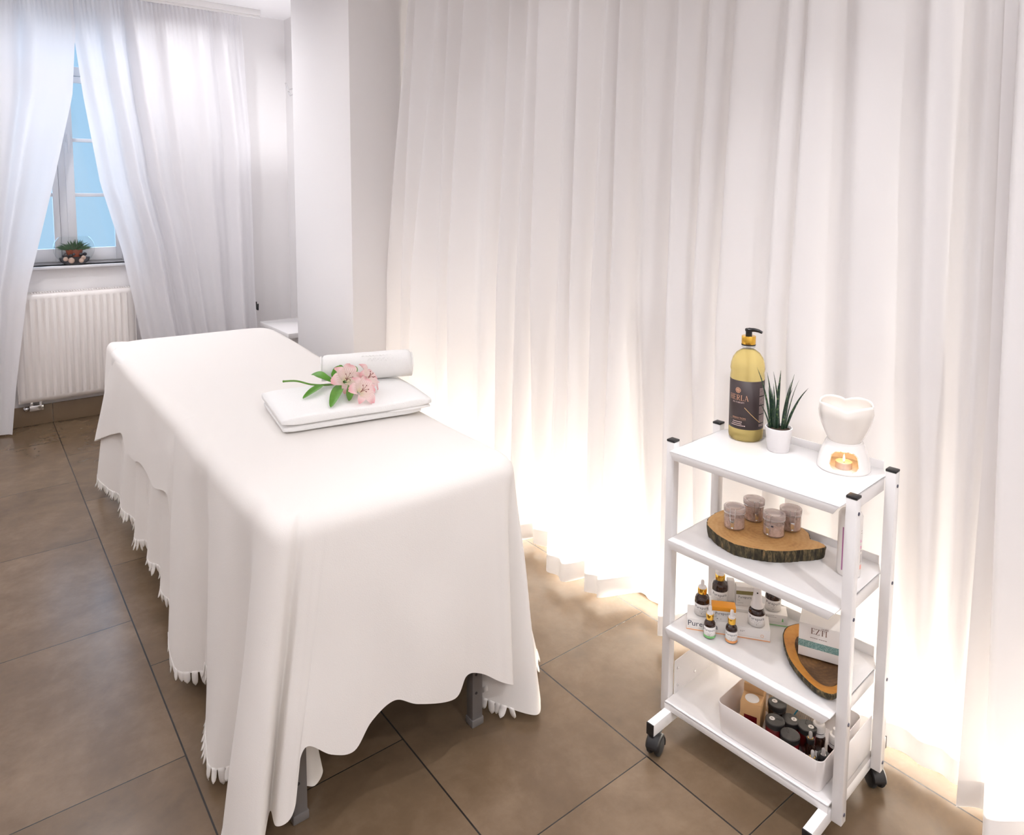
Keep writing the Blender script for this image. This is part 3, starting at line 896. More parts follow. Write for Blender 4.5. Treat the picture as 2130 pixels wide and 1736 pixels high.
for k in range(190):
    a = random.uniform(0, 2 * pi); ln = random.uniform(.045, .095); tilt = random.uniform(.1, 1.35)
    b = Vector((.022 * cos(a) * random.random(), .012 * sin(a), .078)); d = Vector((cos(a) * sin(tilt), .5 * sin(a) * sin(tilt), cos(tilt) * .75))
    mb.tube([b, b + d * ln * .6, b + d * ln - Vector((0, 0, .006))], [.0028, .0024, .0004], 4)
mb.build('grass_plant', M_MOSS, t)

# ------------------------------------------------------------------ massage table
t = thing('massage_table', 'massage table with grey metal legs under the white blankets', 'massage table', (0.85, 2.7, 0))
mb = MB(); P = rrect(.66, 2.30, .10, 8); mb.prism(P, .655, .752); mb.build('mattress', M_CARD, t, bevel=.03, seg=4)
mb = MB(); mb.prism(rrect(.64, 2.28, .08, 6), .615, .655); mb.build('deck', M_STEEL, t)
for lx, ly in ((1.077, 1.548), (0.566, 1.555), (1.10, 3.55), (0.58, 3.55)):
    mb = MB(); mb.span((lx - .85 - .017, ly - 2.7 - .015, .018), (lx - .85 + .017, ly - 2.7 + .015, .615))
    lg = mb.build('leg', M_STEEL, t, bevel=.002)
    mb = MB(); mb.span((lx - .85 - .020, ly - 2.7 - .018, 0), (lx - .85 + .020, ly - 2.7 + .018, .022)); mb.build('foot_cap', M_STEEL, lg, bevel=.003)
    for k in range(3):
        zz = .10 + .055 * k
        mb = MB(); mb.lathe([(0, 0), (.004, 0), (.004, .0012), (0, .0012)], 10, mtx=Matrix.Translation((lx - .85 - .005, ly - 2.7 - .0150, zz)) @ Matrix.Rotation(pi / 2, 4, 'X'))
        plabel(mb.build('adjustment_hole', M_DARK, lg), 'dark round adjustment hole')
for ly in (1.552, 3.55):
    mb = MB(); mb.span((.58 - .85, ly - 2.7 - .01, .50), (1.08 - .85, ly - 2.7 + .01, .53)); mb.build('cross_bar', M_STEEL, t)

def drape(name, label, anchors, ztop, r, spx, spy0, spy1, material, fringe=None, group=None, ns=9, wav=0.004, seed=0.0, pw=0.95, flen=0.042):
    """cloth over the table: anchors = (edge point, hem point) round the visible rim"""
    A = catmull([(a[0][0], a[0][1], 0) for a in anchors], ns)
    H = catmull([a[1] for a in anchors], ns)
    t = thing(name, label, 'blanket', (0, 0, 0), 0, group)
    NT = 30
    cols = []
    for b, h in zip(A, H):
        sp = Vector((spx, min(max(b.y, spy0), spy1), ztop))
        b0 = Vector((b.x, b.y, ztop)); d = (sp - b0); L = d.length; d = d / max(L, 1e-6)
        col = []
        for k in range(8):
            p = sp.lerp(b0 + d * r, k / 8)
            p.z += wav * noise.noise((p.x * 5, p.y * 5, seed)) - 0.006 * (k / 8) ** 4
            col.append(p)
        for k in range(6):
            a = pi / 2 * k / 6
            col.append(b0 + d * r * (1 - sin(a)) - Vector((0, 0, r * (1 - cos(a)) + 0.006 * (1 - k / 6))))
        e = Vector((b.x, b.y, ztop - r))
        for k in range(NT + 1):
            tt = k / NT
            o = tt ** pw
            p = Vector((lerp(e.x, h.x, o), lerp(e.y, h.y, o), lerp(e.z, h.z, tt)))
            nn = 0.007 * min(1, tt * 3) * noise.noise((p.x * 7 + seed, p.y * 7, p.z * 3.5))
            p -= d * nn
            col.append(p)
        cols.append(col)
    mb = MB(); mb.grid(cols); mb.build('cloth', material, t, angle=180, weld=False, fixn=False)
    if fringe:
        rnd = random.Random(3 + int(seed))
        hem = [c[-1] for c in cols]; up = [c[-3] for c in cols]
        tot = [0.0]
        for a, b in zip(hem, hem[1:]):
            tot.append(tot[-1] + (b - a).length)
        for run in fringe:
            mb = MB()
            i = 0; s = 0.0
            while s < tot[-1]:
                wd = rnd.uniform(.013, .022)
                while i < len(tot) - 2 and tot[i + 1] < s:
                    i += 1
                f = (s - tot[i]) / max(1e-6, tot[i + 1] - tot[i])
                ai = i / ns
                if run[0] <= ai <= run[1]:
                    p = hem[i].lerp(hem[i + 1], f); q = up[i].lerp(up[i + 1], f)
                    tan = (hem[i + 1] - hem[i]).normalized(); dn = (p - q).normalized()
                    ln = min(rnd.uniform(.7, 1.2) * flen, max(.012, p.z - .004) / max(.3, -dn.z) if dn.z < 0 else flen)
                    side = tan.cross(dn).normalized(); curl = rnd.uniform(-.010, .010); sk = rnd.uniform(-.008, .008)
                    rows = []
                    for k in range(6):
                        u = k / 5; ww = wd / 2 * (1.0 if u < .5 else sqrt(max(0.02, 1 - ((u - .5) / .5) ** 2)))
                        c = p - dn * .004 + dn * (ln * u) + side * (curl * u * u) + tan * (sk * u)
                        c.z = max(c.z, .003)
                        rows.append([c - tan * ww, c, c + tan * ww])
                    mb.grid(rows)
                s += wd + rnd.uniform(.0005, .004)
            mb.build('fringe', material, t, angle=180, solid=.002)
    return t

# lower fringed blanket, seen hanging along the left side
drape('fringed_blanket', 'lower white blanket with a fringed edge hanging along the left side of the massage table', [
    ((.535, 4.00), (.50, 4.06, .10)), ((.53, 3.85), (.465, 3.95, .09)), ((.53, 3.70), (.475, 3.72, .10)), ((.53, 3.5), (.50, 3.55, .12)), ((.53, 3.35), (.478, 3.36, .13)),
    ((.53, 3.2), (.505, 3.22, .13)), ((.53, 3.05), (.478, 3.06, .12)), ((.53, 2.95), (.505, 2.96, .14)), ((.53, 2.84), (.48, 2.84, .12)), ((.53, 2.74), (.505, 2.74, .13)),
    ((.53, 2.64), (.482, 2.63, .10)), ((.53, 2.52), (.495, 2.52, .10)), ((.53, 2.40), (.50, 2.40, .10)), ((.53, 2.2), (.50, 2.2, .10)), ((.53, 1.95), (.515, 1.95, .10)), ((.53, 1.80), (.54, 1.82, .06)), ((.535, 1.71), (.60, 1.74, .012)), ((.54, 1.67), (.665, 1.655, .010)), ((.545, 1.62), (.625, 1.60, .018)), ((.55, 1.58), (.58, 1.60, .05))],
    .757, .05, .86, 1.9, 3.7, M_SHEET, fringe=[(0, 14)], seed=1.0, group='white blankets on the massage table')
# far throw
drape('far_blanket', 'white blanket with a wavy edge over the far half of the massage table', [
    ((.512, 2.30), (.492, 2.34, .47)), ((.512, 2.42), (.488, 2.43, .44)), ((.512, 2.48), (.487, 2.47, .505)), ((.512, 2.60), (.487, 2.60, .48)), ((.512, 2.72), (.485, 2.72, .452)), ((.512, 2.9), (.485, 2.90, .474)),
    ((.512, 3.05), (.485, 3.05, .445)), ((.512, 3.2), (.485, 3.20, .425)), ((.512, 3.32), (.487, 3.33, .47)), ((.515, 3.5), (.490, 3.52, .42)), ((.52, 3.68), (.482, 3.72, .355)), ((.54, 3.85), (.462, 3.98, .262)), ((.585, 3.93), (.50, 4.06, .24)), ((.68, 3.955), (.66, 4.07, .30)),
    ((.86, 3.95), (.86, 4.05, .34)), ((1.10, 3.935), (1.10, 4.03, .34)), ((1.25, 3.92), (1.28, 4.0, .30)), ((1.32, 3.86), (1.37, 3.92, .28)), ((1.328, 3.70), (1.37, 3.72, .32)), ((1.31, 3.4), (1.35, 3.4, .34)), ((1.285, 3.1), (1.32, 3.1, .34)), ((1.262, 2.8), (1.30, 2.8, .34)), ((1.245, 2.55), (1.28, 2.55, .34)), ((1.235, 2.30), (1.27, 2.30, .34))],
    .764, .055, .88, 2.35, 3.55, M_SHEET, seed=2.0, group='white blankets on the massage table', wav=.003)
# near throw
drape('near_blanket', 'large white blanket with a fringed edge over the near end of the massage table', [
    ((.506, 2.43), (.452, 2.37, .085)), ((.504, 2.34), (.436, 2.25, .078)), ((.502, 2.24), (.440, 2.17, .075)), ((.50, 2.15), (.505, 2.12, .075)), ((.505, 2.06), (.525, 2.04, .07)), ((.50, 1.98), (.462, 1.95, .06)),
    ((.50, 1.89), (.424, 1.82, .055)), ((.50, 1.80), (.428, 1.76, .055)), ((.50, 1.73), (.485, 1.735, .055)), ((.505, 1.66), (.505, 1.70, .06)), ((.50, 1.60), (.42, 1.62, .04)), ((.502, 1.555), (.388, 1.565, .03)),
    ((.508, 1.530), (.395, 1.51, .025)), ((.520, 1.512), (.425, 1.475, .03)), ((.540, 1.503), (.452, 1.475, .05)), ((.560, 1.506), (.492, 1.535, .075)), ((.578, 1.5), (.485, 1.478, .085)), ((.600, 1.498), (.510, 1.465, .092)), ((.618, 1.497), (.528, 1.466, .125)), ((.632, 1.496), (.534, 1.468, .195)),
    ((.650, 1.496), (.557, 1.467, .247)), ((.69, 1.496), (.612, 1.460, .205)), ((.735, 1.496), (.668, 1.458, .187)), ((.78, 1.496), (.717, 1.464, .232)), ((.83, 1.496), (.782, 1.466, .252)), ((.88, 1.496), (.845, 1.460, .217)),
    ((.97, 1.496), (.955, 1.460, .180)), ((1.01, 1.497), (.996, 1.464, .224)), ((1.05, 1.498), (1.045, 1.464, .208)), ((1.10, 1.499), (1.10, 1.458, .165)), ((1.14, 1.502), (1.140, 1.455, .140)), ((1.165, 1.507), (1.150, 1.500, .120)), ((1.180, 1.512), (1.105, 1.575, .060)), ((1.192, 1.520), (1.150, 1.505, .040)),
    ((1.202, 1.532), (1.215, 1.438, .025)), ((1.208, 1.555), (1.255, 1.47, .03)), ((1.212, 1.60), (1.30, 1.55, .04)), ((1.214, 1.67), (1.36, 1.61, .05)), ((1.216, 1.74), (1.365, 1.66, .055)), ((1.218, 1.84), (1.31, 1.80, .06)), ((1.222, 1.95), (1.34, 1.93, .06)), ((1.228, 2.08), (1.31, 2.07, .06)), ((1.236, 2.25), (1.34, 2.25, .06)), ((1.244, 2.43), (1.32, 2.43, .07))],
    .772, .062, .87, 1.86, 2.40, M_SHEET, fringe=[(0, 14), (31.5, 33.2), (36, 43)], seed=4.0, group='white blankets on the massage table')

# ------------------------------------------------------------------ towels and flower on the table
ZB = 0.774
t = thing('folded_towel', 'thick folded white towel lying flat on the massage table under the flower', 'towel', (0.985, 2.165, ZB), radians(-8.5))
def towel_slab(mb, x0, x1, y0, y1, z0, z1, nx, ny, seed, wob):
    """soft rounded slab"""
    rows = []
    hh = (z1 - z0) / 2; zc = (z0 + z1) / 2
    for i in range(nx + 1):
        s = i / nx; row = []
        ex = min(1.0, min(s, 1 - s) * nx / 3.0); ex = sqrt(max(0.0, 1 - (1 - ex) ** 2))
        for j in range(40):
            a = 2 * pi * j / 40
            ca, sa = cos(a), sin(a)
            yy = (y0 + y1) / 2 + (y1 - y0) / 2 * (abs(ca) ** 0.16) * (1 if ca > 0 else -1) * (0.985 + 0.015 * ex)
            zz = zc + hh * (abs(sa) ** 0.42) * (1 if sa > 0 else -1) * max(.55, ex)
            x = lerp(x0, x1, s)
            p = Vector((x, yy, zz))
            k = noise.noise((x * 6, yy * 7, seed)) * wob
            p.z += k * (1 if zz > zc else 0.1); p.y += 0.6 * noise.noise((x * 9, seed, zz * 60)) * wob
            row.append(p)
        rows.append(row)
    mb.grid(rows, closed=True)
    n = len(rows); o = len(mb.v) - n * 40
    mb.f.append([o + j for j in range(40)][::-1]); mb.f.append([o + (n - 1) * 40 + j for j in range(40)])
mb = MB()
towel_slab(mb, -.238, .205, -.155, .165, 0.001, .024, 26, 12, 1.0, .002); mb.build('lower_fold', M_TOWEL, t, angle=180)
mb = MB(); towel_slab(mb, -.243, .238, -.165, .175, .0235, .056, 28, 12, 4.0, .0045); mb.build('upper_fold', M_TOWEL, t, angle=180)
mb = MB(); towel_slab(mb, .09, .235, -.160, .15, .0155, .029, 10, 12, 7.0, .003); mb.build('turned_edge', M_TOWEL, t, angle=180)

a0 = Vector((0.977, 2.356, 0)); a1 = Vector((1.272, 2.233, 0)); dr = (a1 - a0)
t = thing('rolled_towel', 'small white towel rolled up on top of the folded towel', 'towel', ((a0.x + a1.x) / 2, (a0.y + a1.y) / 2, ZB + .0585), atan2(dr.y, dr.x))
mb = MB(); rows = []
for i in range(33):
    s = i / 32; x = (s - .5) * .318
    e = min(1.0, min(s, 1 - s) * 14); rr = .0485 * (0.86 + .14 * sqrt(1 - (1 - e) ** 2)) * lerp(.97, 1.04, s)
    rows.append([(x, rr * cos(2 * pi * j / 36) * 1.0, rr + rr * sin(2 * pi * j / 36) * .97 + .0022 * noise.noise((x * 14, j * .35, 2.0)) - .001) for j in range(36)])
mb.grid(rows, closed=True); mb.f.append(list(range(36))[::-1]); mb.f.append([32 * 36 + j for j in range(36)])
mb.build('roll', M_TOWEL, t, angle=70)
for sx in (-1, 1):
    mb = MB(); pth = []
    for k in range(70):
        a = k * .32; rr = .006 + .036 * k / 70; pth.append((sx * .160, rr * cos(a), .0475 + rr * sin(a)))
    mb.tube(pth, .0028, 6); mb.build('rolled_end', M_TOWEL, t)
mb = MB()   # raised embroidery along the side of the roll
def on_roll(x, ang, off=.0008):
    rr = .0493 + off
    return (x, -rr * cos(ang), .0478 + rr * sin(ang) * .97)
for k in range(22):
    xx = .0 + .0055 * k; z = .62 + .10 * sin(k * 2.1)
    mb.tube([on_roll(xx, z), on_roll(xx + .003, z + .12), on_roll(xx + .006, z - .02)], .0012, 5)
for k in range(9):
    xx = -.02 + .012 * k; mb.tube([on_roll(xx, .95), on_roll(xx + .004, 1.02), on_roll(xx + .009, .94)], .0013, 5)
mb.build('embroidered_trim', M_TOWEL, t)

# alstroemeria sprig
ZF = ZB + .060
t = thing('flower_sprig', 'pink lily-like flower sprig with green leaves lying on the folded towel', 'flower', (0.98, 2.20, ZF), 0)
def F(x, y, z=0):   # world -> local
    return Vector((x - .98, y - 2.20, z))
st = catmull([F(.845, 2.37, .016), F(.875, 2.325, .022), F(.915, 2.295, .010), F(.955, 2.270, .007), F(.985, 2.250, .010), F(.992, 2.215, .022), F(.990, 2.190, .036)], 5)
mb = MB(); mb.tube(st, [.0042] + [.0033] * (len(st) - 1), 8)
mb.tube(catmull([F(.975, 2.258, .009), F(1.0, 2.20, .012), F(.99, 2.13, .018), F(.980, 2.07, .024)], 4), .0022, 6)
mb.tube(catmull([F(.98, 2.25, .012), F(1.01, 2.21, .022), F(1.04, 2.16, .036)], 4), .0022, 6)
mb.build('stem', M_STEM, t)
def leaf_mesh(path, w, roll=0.0):
    P = catmull(path, 5); rows = []
    k = len(P)
    for i, p in enumerate(P):
        s = i / (k - 1); ww = w * (sin(pi * min(1, s * .96 + .04)) ** .75) + .0004
        d = (P[min(i + 1, k - 1)] - P[max(i - 1, 0)]).normalized()
        side = d.cross(Vector((0, 0, 1))).normalized(); up = side.cross(d)
        side = side * cos(roll) + up * sin(roll); up = side.cross(d)
        rows.append([p + side * (ww * q) + up * (abs(q) * ww * .35) for q in (-1, -.5, 0, .5, 1)])
    mb = MB(); mb.grid(rows); return mb
for path, w, r in (
    ([F(.945, 2.275, .008), F(.915, 2.235, .012), F(.875, 2.20, .010), F(.838, 2.175, .002)], .013, .2),
    ([F(.985, 2.25, .012), F(.955, 2.285, .03), F(.945, 2.315, .036), F(.935, 2.345, .030)], .016, .3),
    ([F(.975, 2.245, .012), F(.985, 2.262, .035), F(.995, 2.262, .056), F(1.020, 2.272, .064)], .012, -.6),
    ([F(.985, 2.235, .014), F(.998, 2.250, .045), F(1.006, 2.258, .062), F(1.010, 2.235, .058)], .011, -.9),
    ([F(.985, 2.21, .016), F(.945, 2.14, .022), F(.905, 2.08, .016), F(.872, 2.035, .001)], .017, .15),
    ([F(1.0, 2.19, .018), F(.985, 2.13, .024), F(.955, 2.08, .014), F(.94, 2.05, .006)], .013, .4),
    ([F(1.00, 2.20, .030), F(1.03, 2.215, .048), F(1.045, 2.232, .058), F(1.05, 2.240, .066)], .013, -.4),
    ([F(1.0, 2.19, .025), F(1.03, 2.195, .040), F(1.045, 2.18, .046), F(1.05, 2.15, .040)], .011, .2),
    ([F(.975, 2.262, .008), F(.985, 2.22, .02), F(.99, 2.18, .016), F(.985, 2.15, .012)], .008, .1)):
    leaf_mesh(path, w, r).build('leaf', M_GLEAF, t, angle=180, fixn=False)
def flower(c, axis, size, spin):
    ax = Vector(axis).normalized()
    X = ax.cross(Vector((0.3, 0.2, 1))).normalized(); Y = ax.cross(X)
    root = None
    for k in range(6):
        a = spin + k * pi / 3
        rad = X * cos(a) + Y * sin(a); tan = ax.cross(rad)
        inner = k % 2
        L = size * (1.0 if not inner else .95); wd = size * (.40 if not inner else .27)
        rows = []; uv = []
        for i in range(11):
            s = i / 10; row = []
            op = s ** 1.0
            for j in range(7):
                q = (j - 3) / 3
                ww = wd * (sin(pi * min(1, .10 + s * .84)) ** .8) * (0.35 + .65 * min(1, s * 2.2))
                p = c + ax * (L * (.55 * sin(min(1, s * 1.25) * pi / 2) - .20 * max(0, s - .55) * 2 - .25)) + rad * (L * (.10 + .88 * op)) + tan * (ww * q) + ax * (abs(q) ** 2 * ww * .30)
                p += ax * (.05 * L * sin(s * 9 + q * 3 + k)) * s
                row.append(p)
            rows.append(row)
        mb = MB(); mb.grid(rows)
        o = mb.build('petal', M_PETAL, t, angle=180, fixn=False)
        ul = o.data.uv_layers.new(name='UVMap')
        for poly in o.data.polygons:
            for li in poly.loop_indices:
                vi = o.data.loops[li].vertex_index
                ul.data[li].uv = ((vi % 7) / 6, (vi // 7) / 10)
        if root is None:
            root = o
        else:
            o.parent = root
    root.name = 'blossom'
    mb = MB()
    for k in range(5):
        a = spin + k * 1.25 + .3; rad = X * cos(a) + Y * sin(a)
        P = [c - ax * size * .1, c + ax * size * .25 + rad * size * .06, c + ax * size * .42 + rad * size * .22]
        mb.tube(catmull(P, 3), .0007, 5); mb.sphere(P[-1], .0021, 6, 5)
    mb.build('stamens', M_STAMEN, root)
flower(F(.985, 2.165, .042), (.02, -.76, .62), .060, .35)
flower(F(1.048, 2.140, .042), (.60, -.50, .60), .056, .9)
flower(F(.982, 2.048, .030), (.25, -.70, .55), .056, .1)

# ------------------------------------------------------------------ trolley
TO = Vector((1.61840, 0.96896, 0)); TRZ = -radians(90 - 4.159)
TUv = Vector((0.07253, -0.99737, 0)); TVv = Vector((0.99737, 0.07253, 0))
def TP(a, b, z=0.0):
    """point from trolley length / depth / height"""
    return TO + TUv * a + TVv * b + Vector((0, 0, z))
FACE = -radians(60.6)           # direction (in trolley axes) the items' fronts look
Z1, Z2, Z3, Z4 = 0.819, 0.573, 0.324, 0.107
tr = thing('trolley', 'white metal trolley on black casters with three shelves and a bottom tray', 'trolley', TO, TRZ)
hw, hd, tb = 0.238, 0.1125, 0.0242
for su in (-1, 1):
    for sv in (-1, 1):
        mb = MB(); mb.span((su * hw - tb / 2, sv * hd - tb / 2, .062), (su * hw + tb / 2, sv * hd + tb / 2, .8335))
        p = mb.build('post', M_WHITE, tr, bevel=.0016)
        mb = MB(); mb.span((su * hw - tb / 2 - .0004, sv * hd - tb / 2 - .0004, .8335), (su * hw + tb / 2 + .0004, sv * hd + tb / 2 + .0004, .8395)); plabel(mb.build('end_cap', M_BLACKP, p, bevel=.0015), 'black plastic end cap')
        for zz in (.800, .555, .305, .085):
            mb = MB(); mb.lathe([(0, 0), (.0042, 0), (.0042, .0016), (.002, .0022), (0, .0010)], 14, mtx=Matrix.Translation((su * (hw + tb / 2), sv * hd, zz)) @ Matrix.Rotation(su * pi / 2, 4, 'Y'))
            plabel(mb.build('screw', M_SCREW, p), 'dark screw head')
def shelf_mesh(z, back=.021):
    mb = MB()
    vf = .150; c = .037; e = hw - tb / 2 - .0006     # chamfered front and back, ends between the posts
    ys = hd - tb / 2 - .001
    poly = [(-e, -ys), (-e + .001, -ys - .010), (-.2235, -vf), (.2235, -vf), (e - .001, -ys - .010), (e, -ys), (e, ys), (e - .001, ys + .010), (.205, vf), (-.205, vf), (-e + .001, ys + .010), (-e, ys)]
    mb.prism(poly, z - .0035, z)
    mb.add([(-.2235, -vf, z), (.2235, -vf, z), (.209, -vf, z - .022), (-.214, -vf, z - .022), (-.2235, -vf + .003, z), (.2235, -vf + .003, z), (.209, -vf + .002, z - .022), (-.214, -vf + .002, z - .022)],
           [(0, 1, 2, 3), (7, 6, 5, 4), (3, 2, 6, 7), (1, 5, 6, 2), (0, 3, 7, 4), (0, 4, 5, 1)])
    mb.span((-.205, vf - .003, z - .001), (.205, vf, z + back))
    for su in (-1, 1):
        x = su * e
        mb.add([(x, -ys, z), (x, ys, z), (x, ys, z - .034), (x, -ys, z - .034), (x - su * .003, -ys, z), (x - su * .003, ys, z), (x - su * .003, ys, z - .034), (x - su * .003, -ys, z - .034)],
               [(0, 1, 2, 3), (7, 6, 5, 4), (3, 2, 6, 7), (1, 5, 6, 2), (0, 3, 7, 4), (0, 4, 5, 1)])
    return mb
for z in (Z1, Z2, Z3):
    shelf_mesh(z, .021 if z > .4 else .028).build('shelf', M_WHITE, tr, bevel=.0010, seg=2)
mb = MB()
e = hw - tb / 2 - .0006
mb.span((-e, -.142, Z4 - .004), (e, .142, Z4)); mb.span((-e, -.142, Z4 - .020), (e, -.139, Z4)); mb.span((-e, .139, Z4 - .020), (e, .142, Z4))
mb.build('tray', M_WHITE, tr, bevel=.0008)
for su in (-1, 1):
    mb = MB(); mb.span((su * (e - .002), -hd + tb / 2 + .001, .076), (su * e, hd - tb / 2 - .001, .204)); mb.span((su * (e - .012), -hd + tb / 2 + .001, .076), (su * e, hd - tb / 2 - .001, .079))
    sp = mb.build('side_panel', M_WHITE, tr, bevel=.0006)
    for yy, zz in ((-.085, .178), (-.085, .128), (.085, .178), (.085, .128), (0, .128)):
        mb = MB(); mb.lathe([(0, 0), (.004, 0), (.004, .0012), (.0022, .0024), (0, .0026)], 12, mtx=Matrix.Translation((su * (e - .002), yy, zz)) @ Matrix.Rotation(-su * pi / 2, 4, 'Y'))
        plabel(mb.build('screw', M_CHROME, sp), 'chrome screw head')
for su in (-1, 1):
    mb = MB(); ua = su * (hw - tb / 2 - .0115)
    mb.span((ua - .011, -.218, .055), (ua + .011, .205, .088)); ft = mb.build('foot_bar', M_WHITE, tr, bevel=.0015)
    for yy, s2 in ((-.218, -1), (.205, 1)):
        mb = MB(); mb.span((ua - .0113, yy, .0547), (ua + .0113, yy + s2 * .0035, .0883)); plabel(mb.build('end_cap', M_BLACKP, ft, bevel=.001), 'black plastic end cap')
    for yy, ang in ((-.192, .25 if su < 0 else -.5), (.135, .9)):
        # caster: stem, hooded twin wheel
        cx, cy = ua + .004, yy
        mtx = Matrix.Translation((cx, cy, 0)) @ Matrix.Rotation(ang, 4, 'Z')
        mb = MB(); mb.lathe([(0, .048), (.006, .048), (.006, .056), (0, .056)], 12, mtx=mtx)
        cs = mb.build('caster', M_BLACKP, tr)
        for sx in (-1, 1):
            mb = MB(); mb.lathe([(0, .0025 * 0), (.018, 0), (.0245, .003), (.0262, .008), (.0245, .013), (.019, .0155), (0, .0165)], 28, mtx=mtx @ Matrix.Translation((sx * .003, -.012, .0265)) @ Matrix.Rotation(sx * pi / 2, 4, 'Y'))
            mb.build('wheel', M_RUBBER, cs)
        mb = MB()
        rows = []
        for k in range(15):
            a = radians(-25 + 205 * k / 14); rows.append([(xx, -.012 + (.0285 + dd) * cos(a), .0265 + (.0285 + dd) * sin(a)) for xx, dd in ((-.019, -.006), (-.014, .0), (.014, .0), (.019, -.006))])
        mb.grid([[tuple(mtx @ Vector(p)) for p in r] for r in rows]); mb.build('hood', M_BLACKP, cs, solid=.002)
        mb = MB(); mb.tube([mtx @ Vector((.0, .012, .042)), mtx @ Vector((.0, .026, .047)), mtx @ Vector((.0, .030, .055))], [.006, .006, .004], 8); mb.build('brake_lever', M_BLACKP, cs)

def item(name, label, cat, a, b, z, rz=0.0, group=None):
    """a thing standing on the trolley at length a, depth b, height z; rz in trolley axes"""
    return thing(name, label, cat, TP(a, b, z), TRZ + rz, group)

# ---- top shelf
t = item('pump_bottle', 'tall pump bottle of yellow oil with a dark label on the top shelf', 'bottle', -.145, .100, Z1)
rb = .0465
mb = MB(); mb.lathe([(0, .001), (.030, .001), (.040, .0), (.0455, .006), (rb, .014), (rb, .032), (rb - .0008, .035), (rb - .0008, .172), (rb, .175), (rb - .002, .190), (rb, .200), (.0448, .214), (.040, .230), (.031, .243), (.020, .251), (.0145, .254), (.0, .254)], 56)
mb.build('oil_body', M_OIL, t, angle=60)
mb = MB(); mb.lathe([(.0150, .252), (.0150, .258), (.019, .259), (.019, .2615), (.0150, .2625), (.0150, .268)], 32); mb.build('neck', M_CLEAR, t)
mb = MB(); mb.lathe([(.006, .225), (.006, .268)], 14); mb.tube([(0, 0, .012), (0, 0, .23)], .0028, 8); mb.build('dip_tube', M_JAR, t)
mb = MB(); mb.lathe([(rb - .0004, .036), (rb - .0004, .171)], 64, a0=FACE - 2.3, a1=FACE + 2.3); lb = mb.build('label', M_BROWNL, t, solid=.0003)
rl = rb + .0003
LA = FACE - .50
mb = MB(); bend_put(mb, serif_polys('HERLA', .0150, .09), rl, LA, .124)
mb.build('lettering', M_ROSE, lb)
mb = MB(); bend_put(mb, text_polys('SPA THERAPY', .0042), rl, LA, .1105); mb.build('small_lettering', M_PINKINK, lb)
mb = MB()
ring = []
for k in range(24):
    a1, a2 = 2 * pi * k / 24, 2 * pi * (k + 1) / 24
    ring.append([(r * cos(a), r * sin(a)) for r, a in ((.0060, a1), (.0078, a1), (.0078, a2), (.0060, a2))])
for k in range(8):
    a = 2 * pi * k / 8
    ring.append([(.0015 * cos(a - .8), .0015 * sin(a - .8)), (.0055 * cos(a - .12), .0055 * sin(a - .12)), (.0055 * cos(a + .25), .0055 * sin(a + .25)), (.0015 * cos(a + .8), .0015 * sin(a + .8))])
bend_put(mb, ring, rl, LA - .02, .1445); mb.build('round_emblem', M_ROSE, lb)
mb = MB()
pts = catmull([(-.010, .098, 0), (.000, .088, 0), (.010, .078, 0), (.022, .067, 0), (.036, .056, 0)], 6); quads = []
for p, q in zip(pts, pts[1:]):
    d = (q - p).normalized(); nn = Vector((-d.y, d.x, 0)) * .0007
    quads.append([(v.x + .028, v.y) for v in (p + nn, p - nn, q - nn, q + nn)])
bend_put(mb, quads, rl, LA, 0.0); plabel(mb.build('gold_line', M_GOLDL, lb), 'thin gold line')
mb = MB(); bend_put(mb, text_polys('PERFECTION', .0050), rl, LA + .06, .0665); bend_put(mb, bars([(-.028, .024, -.0045, .0004)]), rl, LA, .0665); mb.build('line_lettering', M_ROSE, lb)
mb = MB(); bend_put(mb, bars([(-.015, .013, .0, .0020), (-.017, .012, -.0055, .0020), (-.021, .022, -.0105, .0020)]), rl, LA, .0555); mb.build('fine_print', M_PINKINK, lb)
mb = MB(); bend_put(mb, bars([(-.011, .012, .150 - .0036 * k, .0016) for k in range(30) if k % 7 != 6]), rl, FACE + 1.02, .0); mb.build('fine_print', M_PINKINK, lb)
mb = MB(); mb.lathe([(.0, .264), (.0192, .264), (.0192, .2675), (.0, .2675)], 32); mb.build('collar_ring', M_BLACKP, t)
mb = MB(); mb.lathe([(.0, .2675), (.0187, .2675), (.0190, .269), (.0190, .289), (.0182, .2905), (0, .2905)], 40); plabel(mb.build('collar', M_GOLD, t), 'gold collar')
mb = MB(); mb.lathe([(.0, .290), (.0086, .290), (.0086, .303), (.0105, .3035), (.0108, .3085), (.009, .3105), (0, .311)], 28)
ca, sa = cos(radians(8)), sin(radians(8))
mb.tube([(0, 0, .3065), (.016 * ca, .016 * sa, .3080), (.028 * ca, .028 * sa, .3065), (.037 * ca, .037 * sa, .3030)], [.0062, .0052, .0046, .0036], 10)
mb.build('pump_head', M_BLACKP, t)

t = item('potted_plant', 'small spiky succulent with thin dark leaves in a white pot beside the oil bottle', 'plant', -.0349, .0741, Z1)
mb = MB(); mb.lathe([(0, 0), (.0255, 0), (.0272, .0015), (.0336, .058), (.0345, .062), (.0345, .0645), (.0318, .0645), (.0300, .055), (0, .055)], 44); mb.build('pot', M_POT, t, angle=50)
mb = MB(); mb.lathe([(0, .0552), (.0304, .0552), (.031, .058), (.018, .0605), (0, .061)], 24); mb.build('soil', M_SOIL, t)
